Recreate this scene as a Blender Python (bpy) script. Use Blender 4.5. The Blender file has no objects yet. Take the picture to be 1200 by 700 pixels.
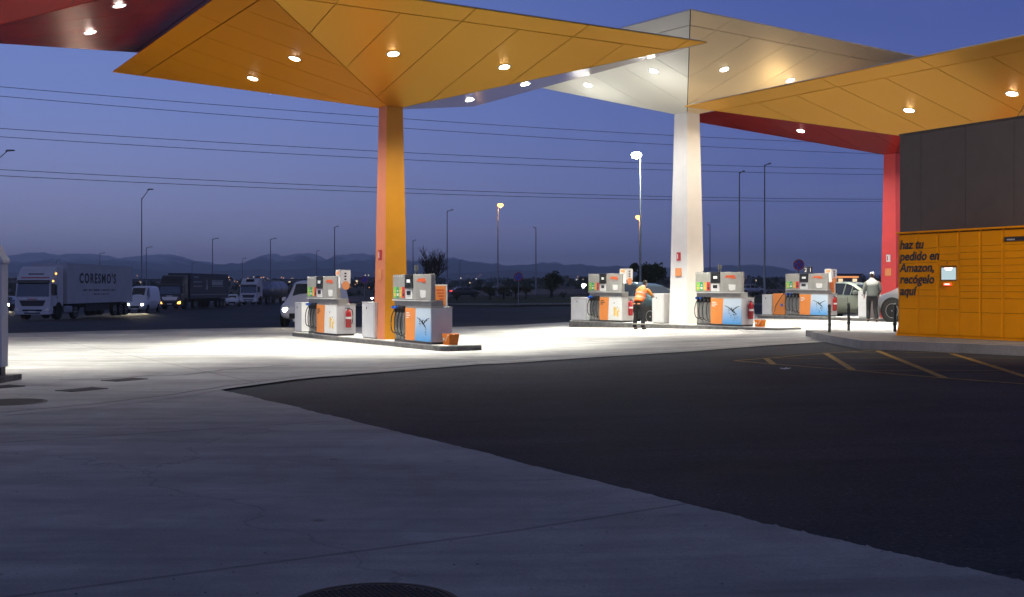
import bpy, bmesh, math, random
from mathutils import Vector, Matrix
random.seed(7)
R = math.radians
sc = bpy.context.scene
COL = sc.collection
# ---------------------------------------------------------------- camera
F = 1340.0; HZ = 337.0; CAMZ = 1.45
cd = bpy.data.cameras.new('camera'); cam = bpy.data.objects.new('camera', cd); COL.objects.link(cam)
cam.location = (0, 0, CAMZ); cam.rotation_euler = (R(90), 0, 0)
cd.sensor_width = 36; cd.lens = 36 * F / 1200; cd.shift_y = -13 / 1200; cd.clip_start = .1; cd.clip_end = 60000
sc.camera = cam
sc.view_settings.view_transform = 'Standard'; sc.view_settings.look = 'None'
sc.view_settings.exposure = 0; sc.view_settings.gamma = 1
sc.cycles.use_denoising = True
sc.cycles.max_bounces = 6; sc.cycles.diffuse_bounces = 3; sc.cycles.glossy_bounces = 3; sc.cycles.transmission_bounces = 3
sc.cycles.sample_clamp_indirect = 4; sc.cycles.caustics_reflective = False; sc.cycles.caustics_refractive = False
# ---------------------------------------------------------------- dusk sky
sc.cycles.volume_bounces = 1
w = bpy.data.worlds.new('World'); sc.world = w; w.use_nodes = True
nt = w.node_tree; N = nt.nodes; Lk = nt.links; N.clear()
out = N.new('ShaderNodeOutputWorld'); bg = N.new('ShaderNodeBackground'); Lk.new(bg.outputs[0], out.inputs[0])
tc = N.new('ShaderNodeTexCoord'); sx = N.new('ShaderNodeSeparateXYZ'); Lk.new(tc.outputs['Generated'], sx.inputs[0])
def s2l(c): return tuple((v/255/12.92 if v/255 <= .04045 else ((v/255+.055)/1.055)**2.4) for v in c) + (1,)
def ramp(stops):
    r = N.new('ShaderNodeValToRGB'); e = r.color_ramp.elements
    while len(e) < len(stops): e.new(.5)
    for k, (p, c) in enumerate(stops): e[k].position = p; e[k].color = s2l(c)
    Lk.new(sx.outputs['Z'], r.inputs[0]); return r
rl = ramp([(0, (140, 132, 160)), (.035, (130, 135, 173)), (.08, (122, 131, 175)), (.15, (106, 123, 180)), (.25, (91, 111, 171)), (.4, (70, 82, 128)), (1, (66, 69, 78))])
rr = ramp([(0, (96, 96, 134)), (.035, (86, 97, 149)), (.08, (80, 93, 148)), (.15, (74, 89, 149)), (.25, (60, 76, 139)), (.4, (56, 66, 108)), (1, (62, 64, 74))])
mr = N.new('ShaderNodeMapRange'); mr.interpolation_type = 'SMOOTHSTEP'
mr.inputs[1].default_value = -.45; mr.inputs[2].default_value = .42; Lk.new(sx.outputs['X'], mr.inputs[0])
mx = N.new('ShaderNodeMix'); mx.data_type = 'RGBA'; Lk.new(mr.outputs[0], mx.inputs[0]); Lk.new(rl.outputs[0], mx.inputs[6]); Lk.new(rr.outputs[0], mx.inputs[7])
# faint broken cloud low over the hills
mp = N.new('ShaderNodeMapping'); mp.inputs['Scale'].default_value = (5, 5, 34); Lk.new(tc.outputs['Generated'], mp.inputs[0])
cn = N.new('ShaderNodeTexNoise'); cn.inputs['Scale'].default_value = 1.6; cn.inputs['Detail'].default_value = 5; Lk.new(mp.outputs[0], cn.inputs[0])
cr = N.new('ShaderNodeMapRange'); cr.inputs[1].default_value = .5; cr.inputs[2].default_value = .8; cr.inputs[4].default_value = .35; Lk.new(cn.outputs[0], cr.inputs[0])
ch = N.new('ShaderNodeMapRange'); ch.inputs[1].default_value = .02; ch.inputs[2].default_value = .10; ch.inputs[3].default_value = 1; ch.inputs[4].default_value = .12; Lk.new(sx.outputs['Z'], ch.inputs[0])
cm = N.new('ShaderNodeMath'); cm.operation = 'MULTIPLY'; Lk.new(cr.outputs[0], cm.inputs[0]); Lk.new(ch.outputs[0], cm.inputs[1])
mc = N.new('ShaderNodeMix'); mc.data_type = 'RGBA'; Lk.new(cm.outputs[0], mc.inputs[0]); Lk.new(mx.outputs[2], mc.inputs[6]); mc.inputs[7].default_value = s2l((138, 128, 156))
# the sky texture with the sun just under the horizon adds the physical part of the dusk
st = N.new('ShaderNodeTexSky'); st.sky_type = 'NISHITA'; st.sun_disc = False; st.sun_elevation = R(-4); st.sun_rotation = R(-60); st.altitude = 600
sm = N.new('ShaderNodeMix'); sm.data_type = 'RGBA'; sm.blend_type = 'ADD'; sm.inputs[0].default_value = .02
Lk.new(mc.outputs[2], sm.inputs[6]); Lk.new(st.outputs[0], sm.inputs[7]); Lk.new(sm.outputs[2], bg.inputs[0]); bg.inputs[1].default_value = 1.38

# ---------------------------------------------------------------- materials
def mat(name, col, rough=.6, metal=0, emit=None, es=0, var=0, vs=3, bump=0, bs=20, coat=0, spec=None, obj=True, tint=None):
    m = bpy.data.materials.new(name); m.use_nodes = True
    t = m.node_tree; b = t.nodes['Principled BSDF']
    b.inputs['Base Color'].default_value = (*col, 1); b.inputs['Roughness'].default_value = rough; b.inputs['Metallic'].default_value = metal
    if coat: b.inputs['Coat Weight'].default_value = coat; b.inputs['Coat Roughness'].default_value = .08
    if spec is not None: b.inputs['Specular IOR Level'].default_value = spec
    if emit: b.inputs['Emission Color'].default_value = (*emit, 1); b.inputs['Emission Strength'].default_value = es
    if var or bump:
        c = t.nodes.new('ShaderNodeTexCoord' if obj else 'ShaderNodeNewGeometry'); o = c.outputs['Object'] if obj else c.outputs['Position']
        if var:
            n = t.nodes.new('ShaderNodeTexNoise'); n.inputs['Scale'].default_value = vs; n.inputs['Detail'].default_value = 6; n.inputs['Roughness'].default_value = .6
            t.links.new(o, n.inputs[0])
            r = t.nodes.new('ShaderNodeMapRange'); r.inputs[1].default_value = .3; r.inputs[2].default_value = .7; t.links.new(n.outputs[0], r.inputs[0])
            x = t.nodes.new('ShaderNodeMix'); x.data_type = 'RGBA'; t.links.new(r.outputs[0], x.inputs[0])
            lo = tuple(v*(1-var) for v in col); hi = tuple(min(1, v*(1+var)) for v in (tint or col))
            x.inputs[6].default_value = (*lo, 1); x.inputs[7].default_value = (*hi, 1); t.links.new(x.outputs[2], b.inputs['Base Color'])
            r2 = t.nodes.new('ShaderNodeMapRange'); r2.inputs[3].default_value = max(.02, rough-.08); r2.inputs[4].default_value = min(1, rough+.1)
            t.links.new(n.outputs[0], r2.inputs[0]); t.links.new(r2.outputs[0], b.inputs['Roughness'])
        if bump:
            n2 = t.nodes.new('ShaderNodeTexNoise'); n2.inputs['Scale'].default_value = bs; n2.inputs['Detail'].default_value = 4; t.links.new(o, n2.inputs[0])
            u = t.nodes.new('ShaderNodeBump'); u.inputs['Strength'].default_value = bump; u.inputs['Distance'].default_value = .02
            t.links.new(n2.outputs[0], u.inputs['Height']); t.links.new(u.outputs[0], b.inputs['Normal'])
    return m

def ground_mat(name, c0, c1, fine, rough, stain=.5, joints=0, crack=False, spec=.3, bump=.25):
    m = bpy.data.materials.new(name); m.use_nodes = True; t = m.node_tree; b = t.nodes['Principled BSDF']; n = t.nodes; l = t.links
    g = n.new('ShaderNodeNewGeometry'); P = g.outputs['Position']
    def noise(s, d=6, r=.6, v=P, dist=0):
        x = n.new('ShaderNodeTexNoise'); x.inputs['Scale'].default_value = s; x.inputs['Detail'].default_value = d; x.inputs['Roughness'].default_value = r; x.inputs['Distortion'].default_value = dist; l.new(v, x.inputs[0]); return x.outputs[0]
    def mrg(i, a, c, d=0., e=1.):
        x = n.new('ShaderNodeMapRange'); x.inputs[1].default_value = a; x.inputs[2].default_value = c; x.inputs[3].default_value = d; x.inputs[4].default_value = e; l.new(i, x.inputs[0]); return x.outputs[0]
    def mul(a, c):
        x = n.new('ShaderNodeMath'); x.operation = 'MULTIPLY'; l.new(a, x.inputs[0]); l.new(c, x.inputs[1]); return x.outputs[0]
    mpn = n.new('ShaderNodeMapping'); mpn.inputs['Rotation'].default_value = (0, 0, R(-32)); mpn.inputs['Scale'].default_value = (.25, 1.6, 1); l.new(P, mpn.inputs[0])
    big = noise(.35, 5, .65); med = noise(2.2, 8, .7, dist=.4); fn = noise(fine, 3, .8); streak = noise(.8, 6, .65, mpn.outputs[0])
    mixc = n.new('ShaderNodeMix'); mixc.data_type = 'RGBA'; l.new(mrg(med, .3, .7), mixc.inputs[0])
    mixc.inputs[6].default_value = (*c0, 1); mixc.inputs[7].default_value = (*c1, 1)
    f = mul(mrg(big, .3, .75, 1 - .35*stain, 1.1), mrg(streak, .35, .72, 1.05, 1 - .35*stain)); f = mul(f, mrg(fn, .3, .7, .82, 1.18) if c0[0] > .1 else mrg(fn, .3, .72, .55, 1.6))
    if c0[0] > .1:
        dr = n.new('ShaderNodeTexVoronoi'); dr.inputs['Scale'].default_value = .55; dr.inputs['Randomness'].default_value = 1; l.new(mpn.outputs[0], dr.inputs[0]); f = mul(f, mrg(dr.outputs['Distance'], .05, .22, .80, 1.))
        tm_ = n.new('ShaderNodeMapping'); tm_.inputs['Rotation'].default_value = (0, 0, R(24)); tm_.inputs['Scale'].default_value = (.06, 2.6, 1); l.new(P, tm_.inputs[0]); f = mul(f, mrg(noise(1.0, 4, .7, tm_.outputs[0], .3), .56, .74, 1., .80))
    if c0[0] < .1:
        f = mul(f, mrg(noise(.22, 3, .5), .35, .68, .78, 1.25)); tm_ = n.new('ShaderNodeMapping'); tm_.inputs['Rotation'].default_value = (0, 0, R(18)); tm_.inputs['Scale'].default_value = (.05, 1.8, 1); l.new(P, tm_.inputs[0]); f = mul(f, mrg(noise(1.0, 4, .7, tm_.outputs[0], .3), .52, .74, 1., .72))
        vv = n.new('ShaderNodeTexVoronoi'); vv.inputs['Scale'].default_value = 26; l.new(P, vv.inputs[0]); f = mul(f, mrg(vv.outputs['Distance'], .08, .2, 2.8, 1.))
    sp = n.new('ShaderNodeTexVoronoi'); sp.inputs['Scale'].default_value = 1.3; l.new(P, sp.inputs[0])
    f = mul(f, mrg(sp.outputs['Distance'], .03, .075, .6, 1.))
    if crack:
        nd = n.new('ShaderNodeTexNoise'); nd.inputs['Scale'].default_value = 1.1; nd.inputs['Detail'].default_value = 5; l.new(P, nd.inputs[0])
        ad = n.new('ShaderNodeMix'); ad.data_type = 'RGBA'; ad.blend_type = 'ADD'; ad.inputs[0].default_value = 1.6; ad.clamp_factor = False; l.new(P, ad.inputs[6]); l.new(nd.outputs[1], ad.inputs[7])
        v = n.new('ShaderNodeTexVoronoi'); v.feature = 'DISTANCE_TO_EDGE'; v.inputs['Scale'].default_value = .13; l.new(ad.outputs[2], v.inputs[0])
        f = mul(f, mrg(v.outputs['Distance'], .0012, .003, .8, 1.))
    if joints:
        m2 = n.new('ShaderNodeMapping'); m2.inputs['Rotation'].default_value = (0, 0, R(-31.5)); l.new(P, m2.inputs[0])
        s = n.new('ShaderNodeSeparateXYZ'); l.new(m2.outputs[0], s.inputs[0])
        for k in ('X', 'Y'):
            a = n.new('ShaderNodeMath'); a.operation = 'PINGPONG'; a.inputs[1].default_value = joints/2; l.new(s.outputs[k], a.inputs[0])
            f = mul(f, mrg(a.outputs[0], .008, .03, .6, 1.))
    mm = n.new('ShaderNodeVectorMath'); mm.operation = 'SCALE'; l.new(mixc.outputs[2], mm.inputs[0]); l.new(f, mm.inputs['Scale']); l.new(mm.outputs[0], b.inputs['Base Color'])
    l.new(mrg(med, .3, .7, rough-.12, rough+.08), b.inputs['Roughness']); b.inputs['Specular IOR Level'].default_value = spec
    u = n.new('ShaderNodeBump'); u.inputs['Strength'].default_value = bump; u.inputs['Distance'].default_value = .015; l.new(fn, u.inputs['Height']); l.new(u.outputs[0], b.inputs['Normal'])
    return m

M = {}
def D(k, *a, **kw): M[k] = mat(k, *a, **kw)
M['concrete'] = ground_mat('concrete_paving', (.37, .365, .355), (.50, .495, .48), 55, .85, 1.1, joints=5.8, crack=True)
M['asphalt'] = ground_mat('asphalt', (.032, .037, .048), (.050, .057, .071), 30, .8, .7, crack=True, spec=.12, bump=.6)
M['road'] = ground_mat('far_road', (.06, .058, .056), (.085, .08, .077), 20, .85)
M['soil'] = ground_mat('dry_soil', (.075, .068, .05), (.11, .09, .06), 4, .95, spec=.1)
M['grass'] = ground_mat('verge_grass', (.035, .045, .018), (.075, .075, .032), 6, .95, spec=.1)
M['kerb'] = ground_mat('kerb_concrete', (.24, .235, .23), (.33, .32, .31), 40, .85)
M['paver'] = ground_mat('pavement_slabs', (.20, .19, .19), (.27, .26, .255), 40, .85, joints=1.2)
M['gutter'] = ground_mat('gutter_concrete', (.36, .35, .34), (.46, .45, .44), 50, .85)
D('yellow_line', (.32, .20, .045), .8, var=.45, vs=9, obj=False)
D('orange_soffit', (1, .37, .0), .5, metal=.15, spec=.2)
D('orange_soffit_floor_light', (1, .52, .05), .42, metal=.9)  # orange panels, the lit floor's reflection put into a paler colour
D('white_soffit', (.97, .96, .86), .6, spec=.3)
D('white_soffit_warm_light', (1, .80, .50), .55, metal=.55)  # white panels with a warm reflection painted into their colour
D('orange_soffit_sky_light', (.46, .33, .34), .3, metal=.4, coat=.6)  # orange panel coloured mauve to stand for reflected sky
D('red_soffit', (.50, .035, .028), .26, metal=.4)
D('salmon_paint', (.80, .27, .12), .5, var=.05, vs=3)
D('yellow_paint', (.82, .33, .012), .45, var=.05, vs=3)
D('white_paint', (.78, .76, .74), .5, var=.04, vs=3)
D('cream_paint', (.76, .70, .62), .5, var=.04, vs=3)
D('red_paint', (.72, .075, .07), .45, var=.05, vs=3)
D('seam', (.02, .015, .012), .8)
D('roof_white', (.6, .6, .6), .6, var=.1)
D('lamp_glow', (1, 1, 1), .4, emit=(1, .97, .88), es=60)
D('trim_ring', (.7, .7, .7), .35, metal=.6)
D('pump_grey', (.40, .39, .35), .4, metal=.2, var=.12, vs=4, bump=.1, bs=200)
D('pump_dark', (.07, .07, .072), .5, var=.2, vs=6)
D('pump_white', (.74, .74, .71), .4, var=.06, vs=4)
D('pump_orange', (.80, .27, .06), .45, var=.05, vs=3)
D('nozzle_bay', (.34, .34, .33), .5, metal=.2, var=.15, vs=5)
D('black_rubber', (.015, .015, .016), .5)
D('black_plastic', (.02, .02, .021), .3)
D('blue_plastic', (.02, .11, .55), .35)
D('green_plastic', (.03, .35, .08), .35)
D('screen_dark', (.03, .035, .03), .15, coat=.5)
D('orange_sticker', (.85, .33, .12), .5)
D('red_logo', (.8, .12, .02), .5)
D('paper_white', (.78, .77, .74), .6, var=.05, vs=20)
D('sticker_green', (.22, .6, .07), .5); D('sticker_dgreen', (.03, .33, .14), .5); D('sticker_gold', (.6, .38, .1), .5); D('sticker_dark', (.04, .02, .015), .5); D('sticker_red', (.6, .04, .03), .5); D('sticker_yellow', (.85, .55, .1), .5)
D('ext_red', (.33, .008, .008), .3, coat=.4)
D('basket', (.85, .22, .015), .45, var=.1, vs=8)
D('cabinet', (.70, .70, .69), .45, var=.06, vs=3)
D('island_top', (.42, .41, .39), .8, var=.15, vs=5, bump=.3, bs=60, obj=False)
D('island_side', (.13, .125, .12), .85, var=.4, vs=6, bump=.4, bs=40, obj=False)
D('locker', (.97, .35, .0), .6, spec=.15, var=.05, vs=2)
D('locker_gap', (.25, .09, .005), .7)
D('lettering', (.025, .02, .022), .5)
D('screen_lit', (.3, .4, .4), .2, emit=(.55, .72, .75), es=.75)
D('scanner_red', (.8, .02, .02), .3, emit=(1, .06, .03), es=3)
D('scanner_white', (.9, .8, .8), .3, emit=(1, .7, .65), es=3)
D('cladding', (.075, .066, .066), .6, var=.12, vs=2.5, bump=.2, bs=30)
D('cladding_trim', (.05, .045, .045), .5)
D('steel_post', (.26, .26, .265), .45, metal=.6, var=.15, vs=2)
D('bollard', (.045, .05, .045), .5, var=.3, vs=8)
D('cast_iron', (.05, .047, .045), .7, metal=.3, var=.3, vs=12, obj=False)
D('wire', (.01, .01, .012), .7)
D('lamp_sodium', (1, .6, .2), .4, emit=(1, .45, .10), es=5)
D('lamp_led', (1, 1, 1), .4, emit=(.85, 1, .95), es=60)
D('town_amber', (1, .6, .2), .4, emit=(1, .42, .10), es=2.2)
D('town_white', (1, 1, 1), .4, emit=(1, .85, .65), es=2.5)
D('headlight_on', (1, 1, 1), .3, emit=(1, .88, .66), es=90)
D('tail_on', (.8, .02, .02), .3, emit=(1, .03, .02), es=4)
D('amber_on', (.9, .4, .05), .3, emit=(1, .45, .08), es=5)
D('glass', (.015, .018, .022), .06, spec=.8, coat=.6)
D('glass_lit', (.1, .1, .1), .3, emit=(1, .75, .45), es=1.2)
D('tyre', (.018, .018, .018), .8, var=.2)
D('alloy', (.5, .5, .5), .3, metal=.8)
D('arch', (.008, .008, .008), .9)
D('car_sage', (.30, .33, .27), .3, metal=.55, coat=.6)
D('car_silver', (.50, .50, .47), .3, metal=.6, coat=.6)
D('car_teal', (.035, .06, .07), .25, metal=.3, coat=.7)
D('car_white', (.72, .72, .72), .35, coat=.5)
D('car_dark', (.03, .03, .035), .3, coat=.5)
D('truck_white', (.62, .62, .64), .4, var=.06, vs=1.5, coat=.2)
D('trailer_white', (.50, .50, .53), .5, var=.08, vs=1)
D('trailer_dark', (.045, .05, .06), .55, var=.2, vs=1)
D('truck_black', (.02, .022, .028), .35, coat=.3)
D('truck_red_text', (.5, .04, .06), .5)
D('steel_tank', (.30, .32, .36), .35, metal=.5, var=.15, vs=2)
D('chassis', (.02, .02, .02), .7)
D('chrome', (.6, .6, .6), .2, metal=.9)
D('bark', (.05, .04, .032), .9, var=.3, vs=6)
D('leaf_dark', (.035, .05, .022), .8, var=.4, vs=.8)
D('leaf_mid', (.065, .07, .03), .8, var=.4, vs=.8)
D('leaf_dry', (.09, .075, .035), .8, var=.4, vs=.8)
D('sign_red', (.5, .03, .04), .5); D('sign_white', (.7, .7, .7), .5); D('sign_black', (.015, .015, .015), .4)
D('skin', (.42, .24, .17), .6); D('hair_dark', (.02, .015, .012), .8); D('cap_white', (.66, .68, .64), .8, var=.1, vs=30)
D('hivis', (.62, .10, .006), .7, var=.06, vs=10); D('reflective', (.30, .28, .26), .4, metal=.2); D('amber_sleeve', (.62, .20, .01), .7)
D('navy_cloth', (.004, .004, .006), .85, var=.3, vs=12); D('grey_jacket', (.14, .155, .14), .8, var=.15, vs=14); D('pale_yoke', (.55, .57, .53), .8, var=.1, vs=14); D('boot', (.012, .011, .01), .5)
D('blue_poster', (.02, .06, .30), .3, emit=(.02, .07, .4), es=.25)
D('kiosk_white', (.55, .58, .62), .5, var=.05)
D('litter', (.7, .7, .68), .8)
D('building_grey', (.14, .13, .13), .8, var=.15, vs=.1); D('building_tan', (.20, .16, .13), .8, var=.15, vs=.1)
D('barrier', (.28, .24, .21), .85, var=.2, vs=1)
D('shop_band', (.8, .3, .1), .5, emit=(1, .38, .12), es=1.1)
# water-splash poster: sky-blue falling gradient, a printed picture
def poster_mat():
    m = bpy.data.materials.new('splash_poster'); m.use_nodes = True; t = m.node_tree; b = t.nodes['Principled BSDF']; n = t.nodes; l = t.links
    c = n.new('ShaderNodeTexCoord'); s = n.new('ShaderNodeSeparateXYZ'); l.new(c.outputs['Generated'], s.inputs[0])
    r = n.new('ShaderNodeValToRGB'); e = r.color_ramp.elements; e[0].color = (.10, .38, .78, 1); e[1].position = .75; e[1].color = (.60, .70, .80, 1)
    l.new(s.outputs['Z'], r.inputs[0]); l.new(r.outputs[0], b.inputs['Base Color']); b.inputs['Roughness'].default_value = .35; return m
M['poster'] = poster_mat()

# ---------------------------------------------------------------- helpers
class MB:
    def __init__(s): s.v = []; s.f = []; s.mi = []; s.m = 0; s.T = Matrix()
    def add(s, vs, fs):
        k = len(s.v); s.v += [tuple(s.T @ Vector(p)) for p in vs]; s.f += [tuple(i+k for i in f) for f in fs]; s.mi += [s.m]*len(fs)
    def box(s, x0, x1, y0, y1, z0, z1):
        s.add([(x, y, z) for z in (z0, z1) for x, y in ((x0, y0), (x1, y0), (x1, y1), (x0, y1))], [(0, 3, 2, 1), (4, 5, 6, 7), (0, 1, 5, 4), (1, 2, 6, 5), (2, 3, 7, 6), (3, 0, 4, 7)]); return s
    def prism(s, poly, a, b, axis='z'):
        n = len(poly)
        def p(q, h): return {'z': (q[0], q[1], h), 'y': (q[0], h, q[1]), 'x': (h, q[0], q[1])}[axis]
        s.add([p(q, a) for q in poly] + [p(q, b) for q in poly], [tuple(range(n))[::-1], tuple(range(n, 2*n))] + [(i, (i+1) % n, n+(i+1) % n, n+i) for i in range(n)]); return s
    def tube(s, pts, r, n=8, cap=True):
        pts = [Vector(p) for p in pts]; rs = r if isinstance(r, (list, tuple)) else [r]*len(pts); vs = []; up = None
        for i, p in enumerate(pts):
            d = (pts[min(i+1, len(pts)-1)] - pts[max(i-1, 0)]).normalized()
            if up is None: up = Vector((0, 0, 1)) if abs(d.z) < .9 else Vector((1, 0, 0))
            a = d.cross(up).normalized(); b = d.cross(a).normalized(); up = -b if False else b.cross(d) if False else up
            vs += [tuple(p + rs[i]*(math.cos(2*math.pi*k/n)*a + math.sin(2*math.pi*k/n)*b)) for k in range(n)]
        fs = [(i*n+k, i*n+(k+1) % n, (i+1)*n+(k+1) % n, (i+1)*n+k) for i in range(len(pts)-1) for k in range(n)]
        if cap: fs += [tuple(range(n))[::-1], tuple(range((len(pts)-1)*n, len(pts)*n))]
        s.add(vs, fs); return s
    def lathe(s, prof, c=(0, 0, 0), n=24, axis='z', ring=False):
        vs = []
        for r, h in prof:
            for k in range(n):
                a = 2*math.pi*k/n; x, y = r*math.cos(a), r*math.sin(a)
                q = {'z': (x, y, h), 'y': (x, h, y), 'x': (h, x, y)}[axis]; vs.append((q[0]+c[0], q[1]+c[1], q[2]+c[2]))
        fs = [(i*n+k, i*n+(k+1) % n, (i+1)*n+(k+1) % n, (i+1)*n+k) for i in range(len(prof)-1) for k in range(n)]
        if not ring: fs += [tuple(range(n))[::-1], tuple(range((len(prof)-1)*n, len(prof)*n))]
        s.add(vs, fs); return s
    def build(s, name, m, parent=None, smooth=False, bevel=0, seg=2):
        me = bpy.data.meshes.new(name); me.from_pydata(s.v, [], s.f); ms = m if isinstance(m, (list, tuple)) else [m]
        for q in ms: me.materials.append(M[q] if isinstance(q, str) else q)
        me.polygons.foreach_set('material_index', s.mi)
        if s.f:
            b = bmesh.new(); b.from_mesh(me); bmesh.ops.recalc_face_normals(b, faces=b.faces); b.to_mesh(me); b.free()
        if smooth: me.polygons.foreach_set('use_smooth', [True]*len(me.polygons))
        o = bpy.data.objects.new(name, me); COL.objects.link(o)
        if parent: o.parent = parent
        if bevel:
            q = o.modifiers.new('bevel', 'BEVEL'); q.width = bevel; q.segments = seg; q.limit_method = 'ANGLE'; q.angle_limit = R(40)
        return o
def tag(o, label=None, cat=None, group=None, kind=None):
    if label: o['label'] = label
    if cat: o['category'] = cat
    if group: o['group'] = group
    if kind: o['kind'] = kind
    return o
def thing(name, label, cat, loc=(0, 0, 0), rz=0, group=None):
    o = bpy.data.objects.new(name, None); o.empty_display_size = .3; COL.objects.link(o); o.location = loc; o.rotation_euler = (0, 0, rz)
    return tag(o, label, cat, group)
def dup(root, loc, rz=0, label=None, group=None, scale=None):
    def cp(o, p):
        c = o.copy(); COL.objects.link(c); c.parent = p
        for k in list(o.children): cp(k, c)
        return c
    r = cp(root, None); r.location = loc; r.rotation_euler = (0, 0, rz)
    if label: r['label'] = label
    if group: r['group'] = group
    if scale: r.scale = scale if hasattr(scale, '__len__') else (scale,)*3
    return r
def box(name, m, parent, x0, x1, y0, y1, z0, z1, bevel=0): return MB().box(x0, x1, y0, y1, z0, z1).build(name, m, parent, bevel=bevel)
def text(name, body, size, m, parent, loc, rot, sx=1, shear=0, ext=.002, align='LEFT', off=0, sp=1):
    c = bpy.data.curves.new(name, 'FONT'); c.body = body; c.size = size; c.extrude = ext; c.shear = shear; c.align_x = align; c.offset = off; c.space_character = sp; c.resolution_u = 3
    t = bpy.data.objects.new(name, c); COL.objects.link(t); bpy.context.view_layer.update()
    me = bpy.data.meshes.new_from_object(t.evaluated_get(bpy.context.evaluated_depsgraph_get())); bpy.data.objects.remove(t); bpy.data.curves.remove(c)
    me.materials.clear(); me.materials.append(M[m]); o = bpy.data.objects.new(name, me); COL.objects.link(o); o.parent = parent
    o.location = loc; o.rotation_euler = rot; o.scale = (sx, 1, 1); return o
def ss(t): t = max(0, min(1, t)); return t*t*(3-2*t)
def cl(t): return max(0, min(1, t))
def gz(x, y):
    return .22*cl(x/8) + max(-.95, min(0, -.02*(y-38)))*ss((-x-8)/14) + .18*cl((y-60)/80)*ss((x+12)/12) + .0058*max(0, min(y, 3500)-230)
def at(px, py, dz=0):
    dx = (px-600)/F; dd = (HZ-py)/F; y = 3.; pv = y
    while y < 4000 and CAMZ + dd*y > gz(dx*y, y)+dz: pv = y; y *= 1.01
    a, b = pv, y
    for _ in range(30):
        c = (a+b)/2
        if CAMZ + dd*c > gz(dx*c, c)+dz: a = c
        else: b = c
    return Vector((dx*a, a, gz(dx*a, a)+dz))
def P3(px, d, py): return Vector(((px-600)/F*d, d, CAMZ + (HZ-py)/F*d))
def on(px, d, dz=0): x = (px-600)/F*d; return Vector((x, d, gz(x, d)+dz))
def lines(a, b, near):
    v = a; r = []
    while v < b:
        r.append(v); q = abs(v); v += near if q < 70 else 5 if q < 160 else 20 if q < 400 else 100 if q < 1200 else 600
    return r
GX = [-v for v in lines(0, 9000, 2)][::-1][:-1] + lines(0, 9000, 2); GY = lines(-20, 13000, 2)
def drape(name, poly, dz, m, thick=0, **kw):
    b = bmesh.new(); f = b.faces.new([b.verts.new((p[0], p[1], 0)) for p in poly]); bmesh.ops.triangulate(b, faces=[f])
    xs = [p[0] for p in poly]; ys = [p[1] for p in poly]
    for x in GX:
        if min(xs) < x < max(xs): bmesh.ops.bisect_plane(b, geom=b.verts[:]+b.edges[:]+b.faces[:], plane_co=(x, 0, 0), plane_no=(1, 0, 0), dist=1e-5)
    for y in GY:
        if min(ys) < y < max(ys): bmesh.ops.bisect_plane(b, geom=b.verts[:]+b.edges[:]+b.faces[:], plane_co=(0, y, 0), plane_no=(0, 1, 0), dist=1e-5)
    for v in b.verts: v.co.z = gz(v.co.x, v.co.y)+dz
    if thick:
        r = bmesh.ops.extrude_face_region(b, geom=b.faces[:])
        for v in [e for e in r['geom'] if isinstance(e, bmesh.types.BMVert)]: v.co.z -= thick
    bmesh.ops.recalc_face_normals(b, faces=b.faces)
    me = bpy.data.meshes.new(name); b.to_mesh(me); b.free(); me.materials.append(M[m]); o = bpy.data.objects.new(name, me); COL.objects.link(o)
    if not thick and len(me.polygons) and me.polygons[0].normal.z < 0: me.flip_normals()
    tag(o, **kw); return o
def path_strip(pts, w):
    l, r = [], []
    for i, p in enumerate(pts):
        d = (pts[min(i+1, len(pts)-1)] - pts[max(i-1, 0)]); d = Vector((d.x, d.y)).normalized(); n = Vector((-d.y, d.x))*w/2
        l.append((p.x+n.x, p.y+n.y)); r.append((p.x-n.x, p.y-n.y))
    return l + r[::-1]
# ================================================================ SETTING
ST = 'structure'
def ground():
    m = MB(); nx, ny = len(GX), len(GY)
    m.add([(x, y, gz(x, y)-.05) for y in GY for x in GX], [(j*nx+i, j*nx+i+1, (j+1)*nx+i+1, (j+1)*nx+i) for j in range(ny-1) for i in range(nx-1)])
    return tag(m.build('ground', 'soil', smooth=True), kind=ST)
ground()
verge_y = [at(px, 357.5) for px in (395, 500, 620, 760, 900, 1060)]
# all the tarmac: yard behind the pumps and the lane in front
yard = [(-75, -15), (45, -15), (45, 60)] + [(verge_y[-1].x+12, verge_y[-1].y+4)] + [(p.x, p.y) for p in verge_y[::-1]] + [(-15.5, 92), (-26, 160), (-31, 190), (-75, 190)]
drape('asphalt', yard, -.02, 'asphalt', kind=ST)
tip = at(258, 457); nearl = [at(px, py) for px, py in ((300, 466), (400, 490), (470, 507), (570, 531), (650, 552), (800, 589), (900, 614), (1000, 637), (1100, 659), (1200, 681))]
far_e = [at(px, py) for px, py in ((300, 450), (345, 445), (420, 438.5), (560, 427), (700, 418.5), (800, 412.5), (900, 405), (960, 401))]
edge_far = [at(px, py) for px, py in ((0, 391), (200, 386), (335, 383.5))]
def jit(ps, a=.05, sub=14):
    o = []
    for p, q in zip(ps, ps[1:]):
        for k in range(sub): t = k/sub; r = p.lerp(q, t); o.append(Vector((r.x+random.uniform(-a, a), r.y+random.uniform(-a, a)*1.6, 0)))
    return o + [ps[-1]]
nl = jit([tip]+nearl, .004, 24)
from mathutils import noise as NZ
for i_, v_ in enumerate(nl): v_.y += .055*NZ.noise(Vector((i_*.13, 1, 2)))+.03*max(0, NZ.noise(Vector((i_*.5, 5, 2)))-.1)*3
conc = [(-30, 36.5)] + [(p.x, p.y) for p in edge_far] + [(-2.5, 41.5), (3.5, 47), (12, 53.5), (28, 53)] + [(28, 28)] + [(p.x, p.y) for p in jit(far_e[::-1], .02, 4)] + [(p.x, p.y) for p in nl] + [(9, 4.2), (14, 1.5), (14, -15), (-30, -15)]
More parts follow.
